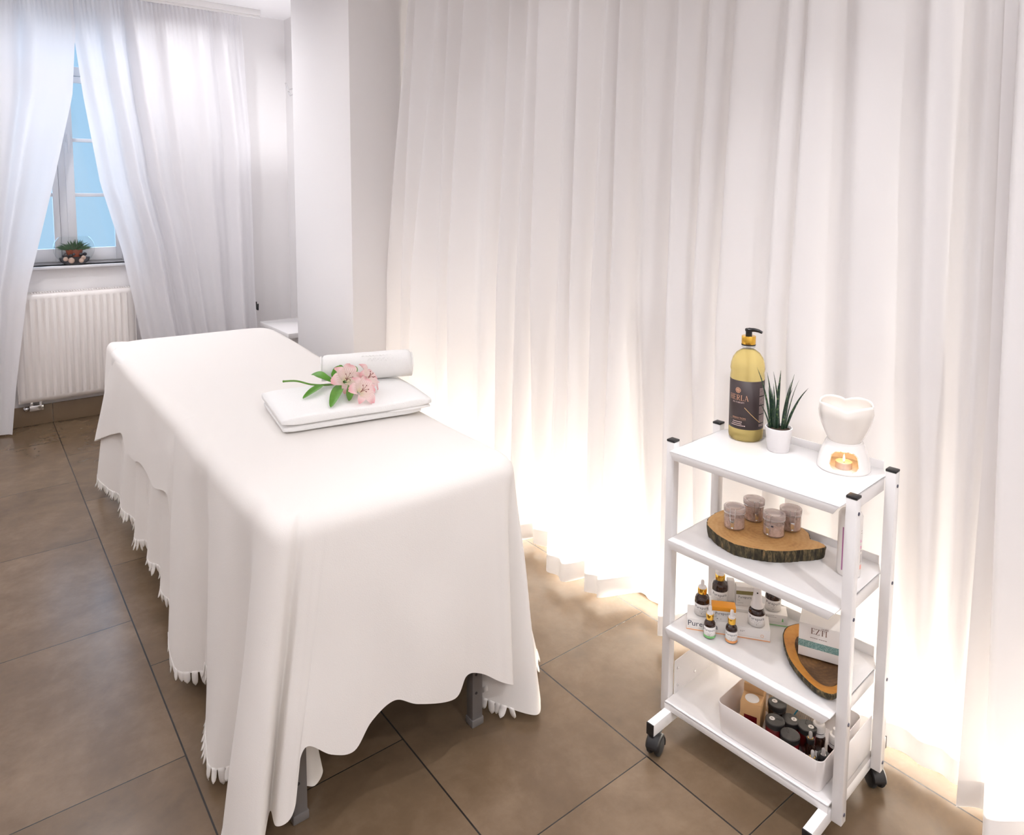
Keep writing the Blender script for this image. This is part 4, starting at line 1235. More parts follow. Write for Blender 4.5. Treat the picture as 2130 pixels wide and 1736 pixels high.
# leaves: base offset to the right (image), height, lean right, lean depth, width
LV = [(-.020, .165, -.040, .00, .0034), (-.014, .150, -.020, .01, .0036), (-.010, .128, -.008, -.01, .0036), (-.006, .160, .006, .0, .0052), (-.012, .110, -.010, .012, .0040), (-.004, .120, -.002, .004, .0058),
      (.002, .152, -.020, .014, .0030), (.006, .132, .020, .004, .0034), (.008, .118, .022, -.006, .0036), (.012, .152, .022, .004, .0034), (.014, .138, .032, .012, .0016), (.017, .118, .052, .0, .0040), (.010, .075, .006, -.01, .0042), (-.022, .070, -.028, -.004, .0024), (-.018, .112, -.012, .008, .0034)]
ri = Vector((cos(FACE + pi / 2), sin(FACE + pi / 2), 0)); de = Vector((-cos(FACE), -sin(FACE), 0))
for k, (bx, h, lr, ld, w) in enumerate(LV):
    b = ri * bx + de * (.006 * sin(k * 2.4)) + Vector((0, 0, .056))
    P = [b, b + ri * lr * .25 + de * ld * .3 + Vector((0, 0, h * .38)), b + ri * lr * .62 + de * ld * .7 + Vector((0, 0, h * .75)), b + ri * lr + de * ld + Vector((0, 0, h))]
    P = catmull(P, 5); m = len(P)
    mb = MB(); mb.tube(P, [w * (0.55 + .45 * min(1, i / 4)) * max(.06, (1 - (i / (m - 1)) ** 1.7)) for i in range(m)], 7)
    mb.build('leaf', M_LEAF, t)

t = item('oil_burner', 'white ceramic oil burner with a petal-edged bowl on the right of the top shelf', 'oil burner', .1330, .0840, Z1)
mb = MB()
rb_, n, m = .0605, 160, 70
prof = []
for i in range(m + 1):
    z = .070 * i / m; s = i / m
    prof.append((lerp(rb_, .0405, s ** 1.6) if s > .06 else rb_ - .004 * (1 - s / .06), z))
ca_ = FACE - .10
def open_(a, z):
    d = (a - ca_ + pi) % (2 * pi) - pi
    return (abs(d) / .62) ** 3.0 + (abs(z - .0315) / .0235) ** 3.0 < 1.0
vs = []; fs = []
for r, z in prof:
    for k in range(n):
        vs.append((r * cos(2 * pi * k / n), r * sin(2 * pi * k / n), z))
for i in range(m):
    for k in range(n):
        zc = (prof[i][1] + prof[i + 1][1]) / 2; ac = 2 * pi * (k + .5) / n
        if open_(ac, zc): continue
        k2 = (k + 1) % n; fs.append((i * n + k, i * n + k2, (i + 1) * n + k2, (i + 1) * n + k))
mb.add(vs, fs); mb.lathe([(0, .0705), (.0405, .0700)], n)
mb.lathe([(0, .003), (.058, .003)], n)
o = mb.build('base', M_CERW, t, angle=60, solid=.0045)
mb = MB(); rows = []
for i in range(16):
    s = i / 15; row = []
    for k in range(72):
        a = 2 * pi * k / 72
        sc = abs(sin((a - ca_) * 2.0)) ** .6
        h = lerp(.0, .089 + .0125 * sc, s) + .069
        r = .0345 + .0275 * (sin(min(1, s * 1.05) * pi / 2)) ** .9 - (.003 * max(0, s - .8) / .2) + .0022 * sc * s
        row.append((r * cos(a), r * sin(a), h))
    rows.append(row)
mb.grid(rows, closed=True); mb.lathe([(0, .070), (.0345, .069)], 72)
o = mb.build('bowl', M_CER, t, angle=60, solid=.0030)
cd = Vector((cos(ca_), sin(ca_), 0)) * .016
tl = item('tealight_candle', 'lit tealight candle glowing inside the white oil burner', 'candle', .1330 + cd.x, .0840 + cd.y, Z1 + .0055)
mb = MB(); mb.lathe([(0, 0), (.0190, 0), (.0195, .001), (.0195, .0165), (.0188, .0165), (.0186, .012), (.0, .0122)], 32); mb.build('metal_cup', M_TIN, tl)
mb = MB(); mb.lathe([(0, .0126), (.0184, .0126), (.0184, .0122), (0, .0122)], 28); mb.build('wax', M_WAX, tl)
mb = MB(); mb.tube([(0, 0, .012), (.0005, 0, .017)], .0006, 6); mb.build('wick', M_DARK, tl)
mb = MB(); mb.lathe([(0, .0155), (.0018, .018), (.0026, .022), (.0020, .027), (.0008, .032), (0, .035)], 14); mb.build('flame', M_FLAME, tl)
fl = bpy.data.lights.new('flame_light', 'POINT'); fl.energy = 0.05; fl.color = (1.0, .55, .22); fl.shadow_soft_size = .006
fo = bpy.data.objects.new('flame_light', fl); COL.objects.link(fo); fo.parent = tl; fo.location = (0, 0, .036)

# ---- second shelf
t = item('wood_slice', 'thick slice of tree trunk with bark on the second shelf, under the jars', 'wood slice', 0, 0, Z2)
OUT = [(-.1644, -.0536), (-.118, -.080), (-.068, -.092), (-.045, -.089), (-.0084, -.073), (.0274, -.0495), (.0525, -.0223), (.0717, .0074), (.0918, .036), (.105, .0652), (.099, .078), (.080, .082), (.0618, .080), (.052, .094), (.040, .111), (.0102, .127), (-.04, .132), (-.09, .132), (-.135, .128), (-.176, .098), (-.1865, .055), (-.1891, .0194), (-.1831, -.0209)]
C2 = catmull([(p[0], p[1], 0) for p in OUT + [OUT[0]]], 6)[:-1]
def jag(p, k, amt):
    return (p[0] + amt * noise.noise((k * .9, 1, 0)), p[1] + amt * noise.noise((k * .9, 7, 0)))
mb = MB(); top = [jag(p, k, .0015) for k, p in enumerate(C2)]
mb.prism([(p[0] * .985 - .0006, p[1] * .985 + .0003) for p in top], .030, .0325); mb.build('cut_face', M_WOOD, t, smooth=False)
rows = []
for z, kx in ((0.0, .955), (.004, .975), (.012, .985), (.022, .99), (.029, 1.0), (.0322, .992), (.0322, .97)):
    rows.append([(p[0] * kx - .05 * (1 - kx) + .0020 * noise.noise((p[0] * 160, p[1] * 160, z * 40)), p[1] * kx + .02 * (1 - kx) + .0020 * noise.noise((p[0] * 160, p[1] * 160, z * 40 + 9)), z) for p in top])
mb = MB(); mb.grid(rows, closed=True); mb.f.append(list(range(len(top)))[::-1]); mb.build('bark', M_BARK, t, angle=60)

JARS = [('front left', -.1084, -.0087, -.15, 0), ('back left', -.0980, .074, .25, 1), ('front right', -.0168, .032, -.55, 2), ('back right', -.0033, .0960, .10, 1)]
def jar(label, a, b, tw, kind):
    t = item('clip_jar', label, 'jar', a, b, Z2 + .0330, FACE + pi / 2 + tw, 'clip-top jars on the wood slice')
    r = .0272; h = .060
    mb = MB(); mb.lathe([(0, .0), (r - .003, .0), (r - .0005, .002), (r, .005), (r, .040), (r - .001, .043), (r - .0012, .047)], 40); mb.build('jar_wall', M_JAR, t)
    mb = MB(); fill = .033 if kind != 1 else .040
    mb.lathe([(0, .0025), (r - .004, .0025), (r - .0016, .005), (r - .0016, fill), (r * .5, fill + .002), (0, fill + .001)], 32); mb.build('scrub', M_SCRUB, t)
    mb = MB(); mb.lathe([(r - .002, .0462), (r + .0008, .0462), (r + .0008, .0485), (r - .002, .0485)], 36); mb.build('seal', M_SEAL, t)
    mb = MB(); mb.lathe([(0, .0560), (r * .58, .0560), (r * .62, .0545), (r * .78, .0545), (r * .82, .0585), (r + .0004, .0585), (r + .0014, .057), (r + .0014, .0490), (0, .0490)], 40); mb.build('lid', M_LIDP, t)
    mb = MB()
    for sx in (-1, 1):
        mb.tube([(sx * .0065, -r - .0018, .059), (sx * .0065, -r - .0032, .046), (sx * .0055, -r - .0034, .030), (sx * .004, -r - .004, .022)], .0007, 6)
    mb.tube([(-.0065, -r + .004, .0595), (-.0065, -r - .0012, .0597), (-.0065, -r - .0022, .058)], .0007, 6); mb.tube([(.0065, -r + .004, .0595), (.0065, -r - .0012, .0597), (.0065, -r - .0022, .058)], .0007, 6)
    mb.tube([(r * cos(x) * 1.02, r * sin(x) * 1.02, .0445) for x in [2 * pi * k / 28 for k in range(29)]], .0008, 5)
    mb.tube([(-.006, r + .002, .044), (-.006, r + .006, .053), (.006, r + .006, .053), (.006, r + .002, .044)], .0008, 5)
    mb.build('wire_clasp', M_CHROME, t)
    mb = MB(); mb.prism([(-.0038, .0), (.0038, .0), (.0046, .016), (.0042, .022), (-.0042, .022), (-.0046, .016)], 0, .0012, Matrix.Translation((0, -r - .0030, .008)) @ Matrix.Rotation(pi / 2 + .06, 4, 'X')); mb.sphere((0, -r - .0042, .0085), .0036, 10, 8, (1, .6, 1))
    mb.build('clasp_lever', M_CHROME, t, bevel=.0004)
    if kind == 2:
        mb = MB(); bend_put(mb, bars([(-.017, -.008, .0, .0014), (.007, .014, .0, .0045)]), r + .0004, -pi / 2, .030); mb.build('printed_mark', M_INK, t)
for lb_, a, b, tw, kd in JARS:
    jar({'front left': 'clip-top jar of pinkish scrub at the left of the wood slice', 'back left': 'rearmost clip-top jar of brown scrub on the wood slice, filled to the neck',
         'front right': 'clip-top jar with its metal clasp facing forward at the front middle of the wood slice', 'back right': 'clip-top jar of brown scrub rightmost of the four on the wood slice'}[lb_], a, b, tw, kd)

t = item('lotion_bottle', 'white plastic bottle with a purple stripe half hidden by the right front trolley post', 'bottle', .1725, .045, Z2)
r = .0275
mb = MB(); mb.lathe([(0, 0), (r - .003, 0), (r - .0006, .002), (r, .006), (r, .150), (r - .004, .158), (.012, .164), (.0105, .166), (0, .166)], 44); mb.build('bottle_body', M_TUBE, t, angle=50)
mb = MB(); mb.lathe([(0, .166), (.0095, .166), (.0095, .182), (.008, .184), (0, .184)], 28); mb.build('cap', M_LABELW, t)
mb = MB(); bend_put(mb, [[(-.0016, .016 + .012 * k), (.0016, .016 + .012 * k), (.0016, .0282 + .012 * k), (-.0016, .0282 + .012 * k)] for k in range(9)], r + .0003, FACE - .72, 0); plabel(mb.build('stripe', M_PURPLE, t), 'purple stripe')
mb = MB()
bend_put(mb, [[(-.0035, .002 * k * 1.6), (.0035, .002 * k * 1.6 + .0008), (.0035, .002 * k * 1.6 + .0020), (-.0035, .002 * k * 1.6 + .0012)] for k in range(7)], r + .0003, FACE - .42, .030); mb.build('fine_lettering', M_INK, t)
mb = MB(); bend_put(mb, [[(-.005, .0), (.004, .0), (-.005, .009)], [(-.005, -.008), (.003, -.0110), (-.005, -.019)]], r + .0003, FACE + 1.02, .090); mb.build('pink_triangles', M_PINKP, t)
mb = MB(); bend_put(mb, [[(-.004, .0), (.004, .0), (.004, .011), (-.004, .011)]], r + .0003, FACE + 1.02, .022); mb.build('salmon_patch', M_SALMON, t)
mb = MB(); bend_put(mb, bars([(-.004, .004, .040 + .0035 * k, .0016) for k in range(6)] + [(-.003, .003, .067, .003), (-.003, .003, .112, .0014), (-.003, .003, .118, .0014)]), r + .0003, FACE + 1.02, 0); mb.build('fine_print', M_INKL, t)

# ---- third shelf
def carton(name, label, cat, fl, ang, w, d, h, z, group=None):
    """box from its front left corner; returns (thing, local frame helper)"""
    t = item(name, label, cat, fl[0], fl[1], z, ang, group)
    mb = MB(); mb.span((0, 0, 0.0002), (w, d, h)); mb.build('carton_body', M_CARD, t, bevel=.0008)
    return t
def front_print(t, polys, x, z, material, name='lettering', off=.0004):
    mb = MB(); flat_put(mb, polys, (x, -off, z), (1, 0, 0), (0, 0, 1)); return mb.build(name, material, t)
AA = radians(32.4)
def along(fl, x, y, ang=AA):
    return (fl[0] + cos(ang) * x - sin(ang) * y, fl[1] + sin(ang) * x + cos(ang) * y)
FA = (-.1825, -.1095); FB = (-.1835, -.0130)
tA = carton('cosmetics_box', 'long white carton with an orange bottom edge lying at the front of the third shelf', 'box', FA, AA, .214, .068, .031, Z3, 'white cartons on the third shelf')
mb = MB(); mb.span((-.0003, -.0004, .0004), (.2143, .0684, .0024)); plabel(mb.build('orange_edge', M_PEACH, tA), 'orange printed edge')
front_print(tA, text_polys('Purepura', .0155), .042, .0185, M_INK)
front_print(tA, bars([(.120, .128, .020, .0010), (.138, .151, .0205, .0010), (.138, .147, .0180, .0010), (.004, .05, .0062, .0004), (.10, .205, .0075, .0003)]), 0, 0, M_INKL, 'fine_print')
front_print(tA, [[(.194 + .004 * cos(2 * pi * (k + e) / 16) * f, .0135 + .004 * sin(2 * pi * (k + e) / 16) * f) for e, f in ((0, 1), (1, 1), (1, .8), (0, .8))] for k in range(16)], 0, 0, M_PEACH, 'ring_mark')
tB = carton('cosmetics_box', 'long white carton with a green bottom edge lying behind the orange-edged carton', 'box', FB, AA, .214, .047, .031, Z3, 'white cartons on the third shelf')
mb = MB(); mb.span((-.0003, -.0004, .0004), (.2143, .0474, .0024)); plabel(mb.build('green_edge', M_GREENP, tB), 'green printed edge')
front_print(tB, bars([(.158, .180, .0265, .0010), (.158, .186, .0225, .0010), (.15, .21, .010, .0003)]), 0, 0, M_INKL, 'fine_print')
front_print(tB, [[(.199, .013), (.204, .013), (.2025, .022), (.2005, .022)]], 0, 0, M_GREENP, 'leaf_mark')
front_print(tB, bars([(.004, .026, .020, .0035)]), 0, 0, M_INK, 'lettering')
ZA = Z3 + .0312
p = along(FA, .066, .006)
tC = carton('cosmetics_box', 'small white carton with a bright orange top standing on the orange-edged carton', 'box', p, radians(37), .061, .030, .040, ZA, 'white cartons on the third shelf')
mb = MB(); mb.span((-.0004, -.0005, .029), (.0614, .0305, .0405)); plabel(mb.build('orange_lid_panel', M_ORANGE, tC, bevel=.0006), 'orange printed top')
front_print(tC, text_polys('Purepura', .0075), .027, .0225, M_INK)
front_print(tC, bars([(.004, .012, .0125, .0011), (.012, .016, .006, .0030), (.022, .024, .006, .0020), (.003, .058, .0165, .0003)]), 0, 0, M_INKL, 'fine_print')
p = along(FB, .080, .016)
tD = carton('cosmetics_box', 'upright white carton with an olive band standing on the green-edged carton', 'box', p, radians(39), .048, .026, .055, ZA, 'white cartons on the third shelf')
mb = MB(); mb.span((-.0003, -.0004, .033), (.0483, .0004, .0435)); plabel(mb.build('olive_band', M_OLIVE, tD), 'olive printed band')
front_print(tD, text_polys('Purepura', .0070), .023, .0255, M_INK)
front_print(tD, bars([(.003, .011, .016, .0010), (.002, .046, .0205, .0003), (.004, .02, .008, .0008)]), 0, 0, M_INKL, 'fine_print')
p = along(FB, .056, .030)
tE = carton('cosmetics_box', 'plain white carton edge behind the olive-banded carton, beside the rear dropper bottle', 'box', p, radians(39), .020, .020, .060, ZA, 'white cartons on the third shelf')

def bottle(name, label, a, b, z, r, hb, label_z, top, strip=None, txt=.0085, group='brown glass bottles on the third shelf', turn=0.0):
    """amber bottle: body height hb to the shoulder, then collar and top"""
    t = item(name, label, 'bottle', a, b, z, FACE + pi / 2 + turn, group)
    nk = r * .48
    mb = MB(); mb.lathe([(0, .0005), (r - .002, .0005), (r, .003), (r, hb - r * .7), (r * .96, hb - r * .40), (r * .80, hb - r * .12), (nk + .001, hb + .001), (nk, hb + .004), (nk, hb + .010), (0, hb + .010)], 36); mb.build('glass_body', M_AMBER, t, angle=60)
    mb = MB(); mb.lathe([(r + .0003, label_z[0]), (r + .0003, label_z[1])], 40, a0=-pi / 2 - 2.5, a1=-pi / 2 + 2.5); lb = mb.build('label', M_LABELW, t, solid=.0003)
    mb = MB(); bend_put(mb, text_polys('Purepura', txt), r + .0007, -pi / 2, lerp(label_z[0], label_z[1], .74)); mb.build('lettering', M_INK, lb)
    h = label_z[1] - label_z[0]
    mb = MB(); bend_put(mb, bars([(-r * .7, r * .55, label_z[0] + h * .48, .0006), (-r * .3, r * .3, label_z[0] + h * .36, .0008), (-.001, .0015, label_z[0] + h * .20, .0018)]), r + .0007, -pi / 2, 0); mb.build('fine_print', M_INKL, lb)
    if strip:
        mb = MB(); mb.lathe([(r + .0007, label_z[0]), (r + .0007, label_z[0] + .006)], 40, a0=-pi / 2 - 2.5, a1=-pi / 2 + 2.5); mb.build('colour_strip', strip, lb)
    zc = hb + .003
    if top == 'gold':
        mb = MB(); mb.lathe([(0, zc), (nk + .0024, zc), (nk + .003, zc + .001), (nk + .003, zc + .0145), (nk + .002, zc + .0155), (0, zc + .0155)], 30); plabel(mb.build('collar', M_GOLD, t), 'gold collar')
        mb = MB(); mb.lathe([(0, zc + .0155), (nk + .0018, zc + .0155), (nk + .0012, zc + .019), (.0046, zc + .0200), (.0046, zc + .032), (.0036, zc + .036), (0, zc + .0375)], 24); plabel(mb.build('dropper_bulb', M_DROP, t), 'milky white dropper bulb')
    elif top == 'spray':
        mb = MB(); mb.lathe([(0, zc - .002), (r * .78, zc - .002), (r * .74, zc + .006), (r * .62, zc + .010), (r * .48, zc + .036), (r * .46, zc + .046), (r * .38, zc + .049), (0, zc + .049)], 30); plabel(mb.build('spray_cap', M_DROP, t), 'white spray head')
        mb = MB(); mb.lathe([(0, 0), (.0020, 0), (.0020, .0012), (0, .0012)], 12, mtx=Matrix.Translation((0, -r * .46, zc + .040)) @ Matrix.Rotation(pi / 2, 4, 'X')); mb.build('nozzle', M_DARK, t)
    return t
bottle('dropper_bottle', 'small brown dropper bottle with a green base strip at the front of the third shelf', -.1218, -.0930, Z3, .0148, .0470, (.004, .0335), 'gold', M_GREENP, .0062)
bottle('dropper_bottle', 'small brown dropper bottle with an orange base strip at the front of the third shelf', -.0728, -.0670, Z3, .0150, .0470, (.004, .0335), 'gold', M_PEACH, .0062)
bottle('dropper_bottle', 'larger brown dropper bottle standing on the left end of the orange-edged carton', -.1680, -.0595, ZA, .0196, .0550, (.002, .0335), 'gold', None, .0078)
p = along(FB, .036, .030)
bottle('dropper_bottle', 'large gold-collared brown bottle standing on the left end of the green-edged carton', p[0], p[1], ZA, .0218, .0590, (.002, .0345), 'gold', None, .0085)
p = along(FA, .1805, .026)
bottle('spray_bottle', 'brown bottle with a white spray head on the right end of the orange-edged carton', p[0], p[1], ZA, .0212, .0470, (.002, .0315), 'spray', None, .0085)
p = along(FB, .178, .030)
bottle('spray_bottle', 'brown bottle with its top hidden by the shelf above, on the green-edged carton', p[0], p[1], ZA, .0208, .0520, (.002, .0320), 'spray', None, .0085)

t = item('wooden_tray', 'oval olive wood tray with a bark rim on the right of the third shelf', 'tray', 0, 0, Z3)
OO = [(.0187, .1055), (.0093, .0731), (.0176, .0354), (.038, 0), (.0738, -.0459), (.1155, -.079), (.162, -.1024), (.190, -.1060), (.2100, -.0950), (.2125, -.06), (.210, -.02), (.198, .03), (.170, .08), (.12, .115), (.07, .130), (.037, .127)]
II = [(.050, .080), (.046, .055), (.058, .020), (.0849, -.0176), (.1063, -.0402), (.1455, -.0671), (.176, -.0740), (.194, -.055), (.192, -.01), (.172, .04), (.13, .085), (.085, .095)]
CO = catmull([(p[0], p[1], 0) for p in OO + [OO[0]]], 5)[:-1]; CI = catmull([(p[0], p[1], 0) for p in II + [II[0]]], 7)[:-1]
cx, cy = .12, .005
def polar(Cv, n=96):
    out = []
    for k in range(n):
        a = 2 * pi * k / n; dx, dy = cos(a), sin(a); best = 0
        for p, q in zip(Cv, Cv[1:] + Cv[:1]):
            ex, ey = q.x - p.x, q.y - p.y; den = dx * ey - dy * ex
            if abs(den) < 1e-9: continue
            tt = ((p.x - cx) * ey - (p.y - cy) * ex) / den; u = ((p.x - cx) * dy - (p.y - cy) * dx) / den
            if tt > 0 and -1e-6 <= u <= 1 + 1e-6: best = max(best, tt)
        out.append(best)
    return out
PO, PI_ = polar(CO), polar(CI)
def ringrow(R, k, z, add=0.0, nz=0.0):
    return [(cx + (r * k + add + nz * noise.noise((i * .7, z * 90, 3))) * cos(2 * pi * i / 96), cy + (r * k + add + nz * noise.noise((i * .7, z * 90, 3))) * sin(2 * pi * i / 96), z) for i, r in enumerate(R)]
mb = MB(); mb.grid([ringrow(PO, .90, .0004), ringrow(PO, .955, .005, 0, .001), ringrow(PO, .99, .012, 0, .0015), ringrow(PO, 1.0, .019, 0, .0015), ringrow(PO, .975, .0212, 0, .001), ringrow(PO, .962, .0205)], closed=True); mb.f.append(list(range(96))[::-1])
mb.build('bark_rim', M_BARK, t, angle=60)
mb = MB(); mb.grid([ringrow(PO, .972, .0208), ringrow([lerp(a, b, .5) for a, b in zip(PO, PI_)], 1, .0195), ringrow(PI_, 1.0, .0160), ringrow(PI_, .99, .0140)], closed=True); mb.build('pale_rim', M_BOWLW, t, angle=60)
mb = MB(); mb.grid([ringrow(PI_, 1.0, .0160, 0, .003), ringrow(PI_, .9, .0125), ringrow(PI_, .5, .0110)], closed=True); mb.f.append([2 * 96 + i for i in range(96)]); mb.build('dark_heart', M_BOWLD, t, angle=60)
tG = item('candle_box', 'white gift box with a teal speckled band standing on the wooden tray', 'box', .0800, -.0080, Z3 + .0165, radians(20))
mb = MB(); mb.span((0, 0, 0), (.094, .080, .086)); mb.build('box_body', M_CARD, tG, bevel=.0008)
mb = MB(); mb.span((-.0005, -.0005, .0245), (.0945, .0805, .0420)); mb.build('teal_band', M_TEAL, tG)
front_print(tG, serif_polys('EZTI', .0150, .06), .047, .0705, M_BROWNINK)
front_print(tG, text_polys('candles', .0042), .060, .0815, M_BROWNINK, 'small_lettering')
front_print(tG, bars([(.027, .0445, .0520, .0013), (.0465, .066, .0520, .0013)]), 0, 0, M_BROWNINK, 'fine_print')

# ---- bottom tray: bin and its contents
BU0, BU1, BV0, BV1, BH = -.073, .2045, -.1330, .098, .083
ZI = Z4 + .0005
t = item('storage_bin', 'white plastic bin full of jars and bottles on the bottom tray of the trolley', 'bin', 0, 0, Z4 + .0003)
bw, bd = BU1 - BU0, BV1 - BV0; bc = ((BU0 + BU1) / 2, (BV0 + BV1) / 2)
mb = MB(); rows = []
for dz, ins, ri_ in ((0, .010, .012), (.002, .0075, .014), (.04, .003, .016), (BH - .001, .0, .018), (BH, .0006, .018), (BH, .0022, .016), (BH - .002, .0026, .016), (.04, .0055, .014), (.004, .010, .012), (.0025, .013, .010)):
    rows.append([(p[0], p[1], dz) for p in rrect(bw - 2 * ins, bd - 2 * ins, ri_, 7, bc)])
mb.grid(rows, closed=True); n = len(rows[0]); mb.f.append(list(range(n))[::-1]); mb.f.append([(len(rows) - 1) * n + k for k in range(n)])
mb.build('bin_body', M_BIN, t, angle=40)
ZBIN = Z4 + .0032
def kraft(label, fl, ang, w, d, h, sticker):
    t = item('kraft_box', label, 'box', fl[0], fl[1], ZBIN, ang, 'brown kraft boxes in the bin')
    mb = MB(); mb.span((0, 0, 0), (w, d, h)); mb.build('carton_body', M_KRAFT, t, bevel=.0006)
    if sticker:
        mb = MB(); mb.lathe([(0, h + .0001), (.0175, h + .0001), (.0175, h + .0005), (0, h + .0005)], 36, mtx=Matrix.Translation((w * .5, d * .5, 0))); plabel(mb.build('round_sticker', M_LABELW, t), 'white round sticker')
        mb = MB(); mb.span((.010, -.0005, .028), (.042, .0, .058)); mb.build('window_print', M_RED, t)
    else:
        mb = MB(); flat_put(mb, bars([(-.012, .010, .0, .0020), (-.013, .012, .0024, .0006)]), (w * .5, d * .45, h + .0004), (1, 0, 0), (0, 1, 0)); mb.build('lettering', M_INK, t)
    return t
kraft('brown kraft box with a white round sticker on top, at the left in the bin', (-.0245, -.0960), radians(18), .050, .044, .090, True)
kraft('taller brown kraft box with small dark lettering on its top, behind the stickered one', (-.0420, -.0480), radians(18), .050, .042, .106, False)

def lidjar(label, a, b, r, ztop, lid, glass, sticker=None, ang=0.0, mark=True):
    h = ztop - ZBIN
    t = item('lidded_jar', label, 'jar', a, b, ZBIN, FACE + pi / 2 + ang, 'black-lidded jars in the bin')
    mb = MB(); mb.lathe([(0, 0), (r - .003, 0), (r - .001, .002), (r - .001, h - .016), (r - .004, h - .013), (0, h - .013)], 32); mb.build('glass_body', glass, t, angle=50)
    mb = MB(); mb.lathe([(0, h - .0135), (r, h - .0135), (r + .0003, h - .012), (r + .0003, h - .0015), (r - .0015, h), (0, h)], 40); plabel(mb.build('lid', lid, t), 'black screw lid' if lid is M_LID else 'grey lid')
    if mark:
        mb = MB()
        for k in range(8):
            pass
        mb.tube([(.0015, .002, h + .0002), (r * .72, .002, h + .0002), (r * .76, .004, h + .0002), (r * .72, .006, h + .0002), (.004, .006, h + .0002), (.0015, .002, h + .0002)], .00035, 4); mb.build('embossed_mark', M_DARK, t)
    if sticker:
        mb = MB(); mb.lathe([(0, h + .0001), (.0068, h + .0001), (.0068, h + .0005), (0, h + .0005)], 24, mtx=Matrix.Translation((sticker[0] * r, sticker[1] * r, 0))); st = plabel(mb.build('round_sticker', M_LABELW, t), 'white round sticker')
        mb = MB(); flat_put(mb, bars([(-.0028, .0028, -.0010, .0020)]), (sticker[0] * r, sticker[1] * r, h + .0008), (1, 0, 0), (0, 1, 0)); mb.build('sticker_print', M_INK, st)
    return t
lidjar('jar with a stickered black lid at the back of the bin, beside the kraft boxes', .034, -.014, .0225, .186, M_LID, M_AMBER, (-.30, .1), -.15)
lidjar('jar with a black lid and round sticker right of the stickered kraft box', .0560, -.0680, .0232, .180, M_LID, M_RED, (-.30, .05), -.1)
lidjar('stickered black jar lid tucked behind two others in the middle of the bin', .0755, -.0235, .0215, .170, M_LID, M_RED, (.15, -.35), 1.3)
lidjar('jar with a black lid and round sticker on the right, before the cream pouch', .1150, -.0160, .0225, .172, M_LID, M_RED, (.0, -.40), 1.3)
lidjar('jar with a plain grey-black lid in the middle front of the bin', .1020, -.0800, .0228, .176, M_LID, M_RED, None, 1.7)
lidjar('dark jar lid half hidden by the front rim of the bin', .0640, -.1010, .0108, .150, M_GREYLID, M_RED, None, 0, False)
lidjar('small black jar with a white sticker at the front left rim of the bin', .0060, -.1115, .0138, .156, M_LID, M_AMBER, (-.25, .2), 0, False)
lidjar('grey-lidded jar at the right end of the bin behind the clear droppers', .1765, -.0540, .0165, .152, M_GREYLID, M_AMBER, None, .4, False)

def dropper(label, a, b, r, hb, style):
    t = item('dropper_bottle', label, 'bottle', a, b, ZBIN, FACE + pi / 2, 'dropper bottles in the bin')
    nk = r * .55
    mb = MB(); mb.lathe([(0, 0), (r - .001, 0), (r, .002), (r, hb - .006), (nk, hb), (nk, hb + .006), (0, hb + .006)], 28); mb.build('glass_body', M_AMBER, t, angle=60)
    if style == 'white':
        mb = MB(); mb.lathe([(0, hb + .001), (.0150, hb + .001), (.0152, hb + .007), (.0152, hb + .0085), (0, hb + .0085)], 28); mb.build('lower_ring', M_DROP, t)
        mb = MB(); mb.lathe([(0, hb + .0085), (.0142, hb + .0085), (.0142, hb + .0110), (0, hb + .0110)], 28); mb.build('dark_band', M_DARK, t)
        mb = MB(); mb.lathe([(0, hb + .0110), (.0152, hb + .0110), (.0152, hb + .026), (.0132, hb + .0305), (.0080, hb + .0315), (.0072, hb + .043), (.0062, hb + .0455), (0, hb + .046)], 28); plabel(mb.build('white_cap', M_TUBE, t), 'white dropper cap')
    else:
        mb = MB(); mb.lathe([(0, hb + .002), (.0098, hb + .002), (.0100, hb + .011), (.0090, hb + .0125), (.0050, hb + .0125), (0, hb + .0125)], 26); mb.build('black_collar', M_BLACKP, t)
        mb = MB(); mb.lathe([(.0046, hb + .0127), (.0060, hb + .0127), (.0060, hb + .0135), (.0046, hb + .0137)], 22); mb.build('gold_ring', M_GOLD if style == 'gold' else M_CHROME, t)
        mb = MB(); mb.lathe([(0, hb + .012), (.0048, hb + .012), (.0046, hb + .024), (.0040, hb + .0275), (.0020, hb + .0295), (0, hb + .030)], 20); plabel(mb.build('dropper_bulb', M_CLEARDROP, t), 'clear rubber bulb')
    return t
dropper('brown dropper bottle with a white cap and black band, right of the cream pouch', .1330, .010, .0165, .035, 'white')
dropper('brown dropper bottle with a white cap, half hidden by the right front trolley post', .1760, .006, .0165, .032, 'white')
dropper('black-collared dropper with a clear bulb and gold ring beside the dark jars', .1400, -.0520, .0115, .050, 'gold')
dropper('black-collared dropper with a gold ring at the front right corner of the bin', .1660, -.0960, .0110, .042, 'gold')
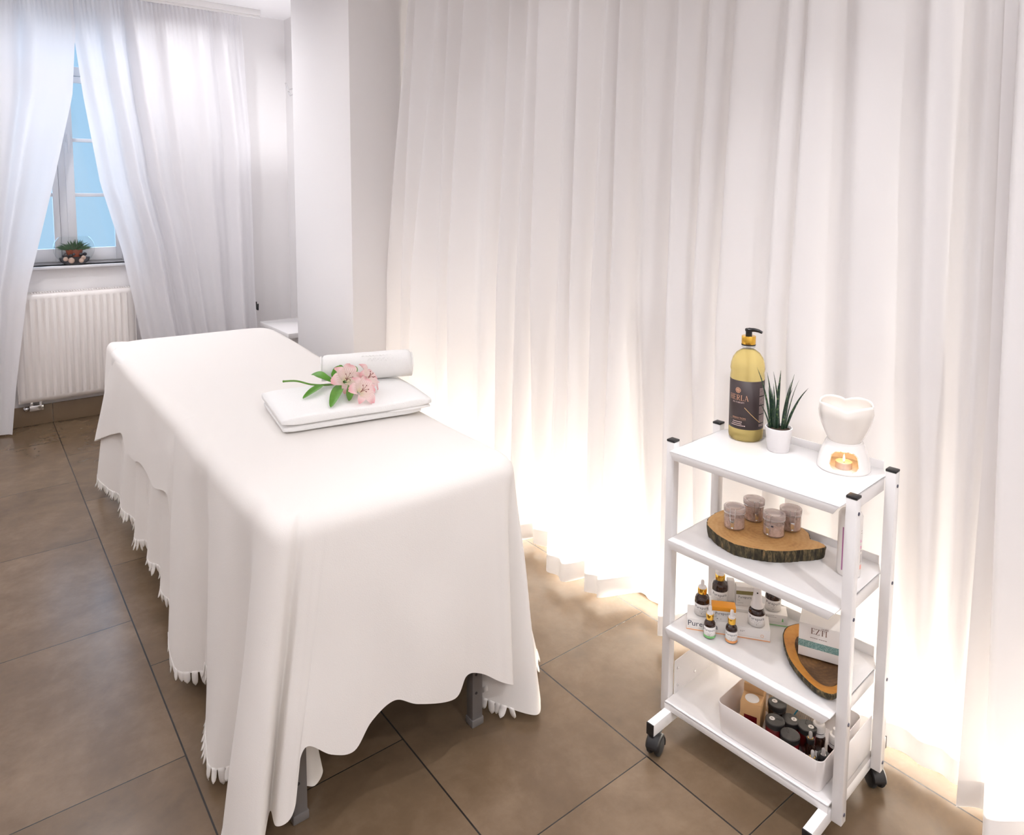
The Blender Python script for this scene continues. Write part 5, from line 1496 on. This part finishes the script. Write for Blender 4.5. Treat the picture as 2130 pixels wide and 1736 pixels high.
dropper('black-collared dropper with a silver ring right of the front one in the bin', .1870, -.0860, .0105, .055, 'chrome')
t = item('pouch', 'cream foil pouch with a blue arc leaning on the back of the bin', 'pouch', .062, .046, ZBIN)
rows = []
for i in range(9):
    s = i / 8; row = []
    for j in range(13):
        q = j / 12
        row.append((lerp(-.078, .062, q), lerp(-.022, .012, s) - .005 * sin(pi * q) * sin(pi * s), lerp(.004, .066, s) + .010 * (q - .3) * s))
    rows.append(row)
mb = MB(); mb.grid(rows); mb.build('foil_body', M_POUCH, t, angle=180, solid=.006)
def on_pouch(x, z):
    s = (z - .004) / .062; q = (x + .078) / .140
    return Vector((x, lerp(-.022, .012, s) - .005 * sin(pi * max(0, min(1, q))) * sin(pi * max(0, min(1, s))) - .0035, z + .010 * (q - .3) * s))
mb = MB(); arc = [on_pouch(-.006 + .040 * (1 - cos(a)), .012 + .050 * sin(a)) for a in [pi / 2 * k / 14 for k in range(15)]]
mb.tube(arc, [.0006 + .0014 * sin(pi * k / 14) for k in range(15)], 6); mb.build('blue_arc', M_BLUE, t)
mb = MB()
for k in range(7):
    mb.tube([on_pouch(.008 + .005 * k, .034), on_pouch(.008 + .005 * k, .052 - .001 * k)], .0006, 4)
mb.build('fine_print', M_INKL, t)
mb = MB()
for k in range(4):
    mb.tube([on_pouch(.048, .030 + .008 * k), on_pouch(.053, .0305 + .008 * k)], .0014, 5); mb.tube([on_pouch(-.056, .036 + .007 * k), on_pouch(-.051, .0365 + .007 * k)], .0014, 5)
mb.build('dark_lettering', M_INK, t)
t = item('crumpled_wrapper', 'scrap of grey plastic wrapper at the front rim of the bin', 'wrapper', .1340, -.1040, ZBIN + .030)
mb = MB(); rows = []
for i in range(7):
    rows.append([((i - 3) * .0042, (j - 2) * .0030, .014 + .012 * noise.noise((i * .9, j * 1.1, 5))) for j in range(6)])
mb.grid(rows); mb.tube([(0, 0, -.030), (0, 0, .012)], .004, 6); mb.build('wrapper_film', M_GREYLID, t, solid=.0006)
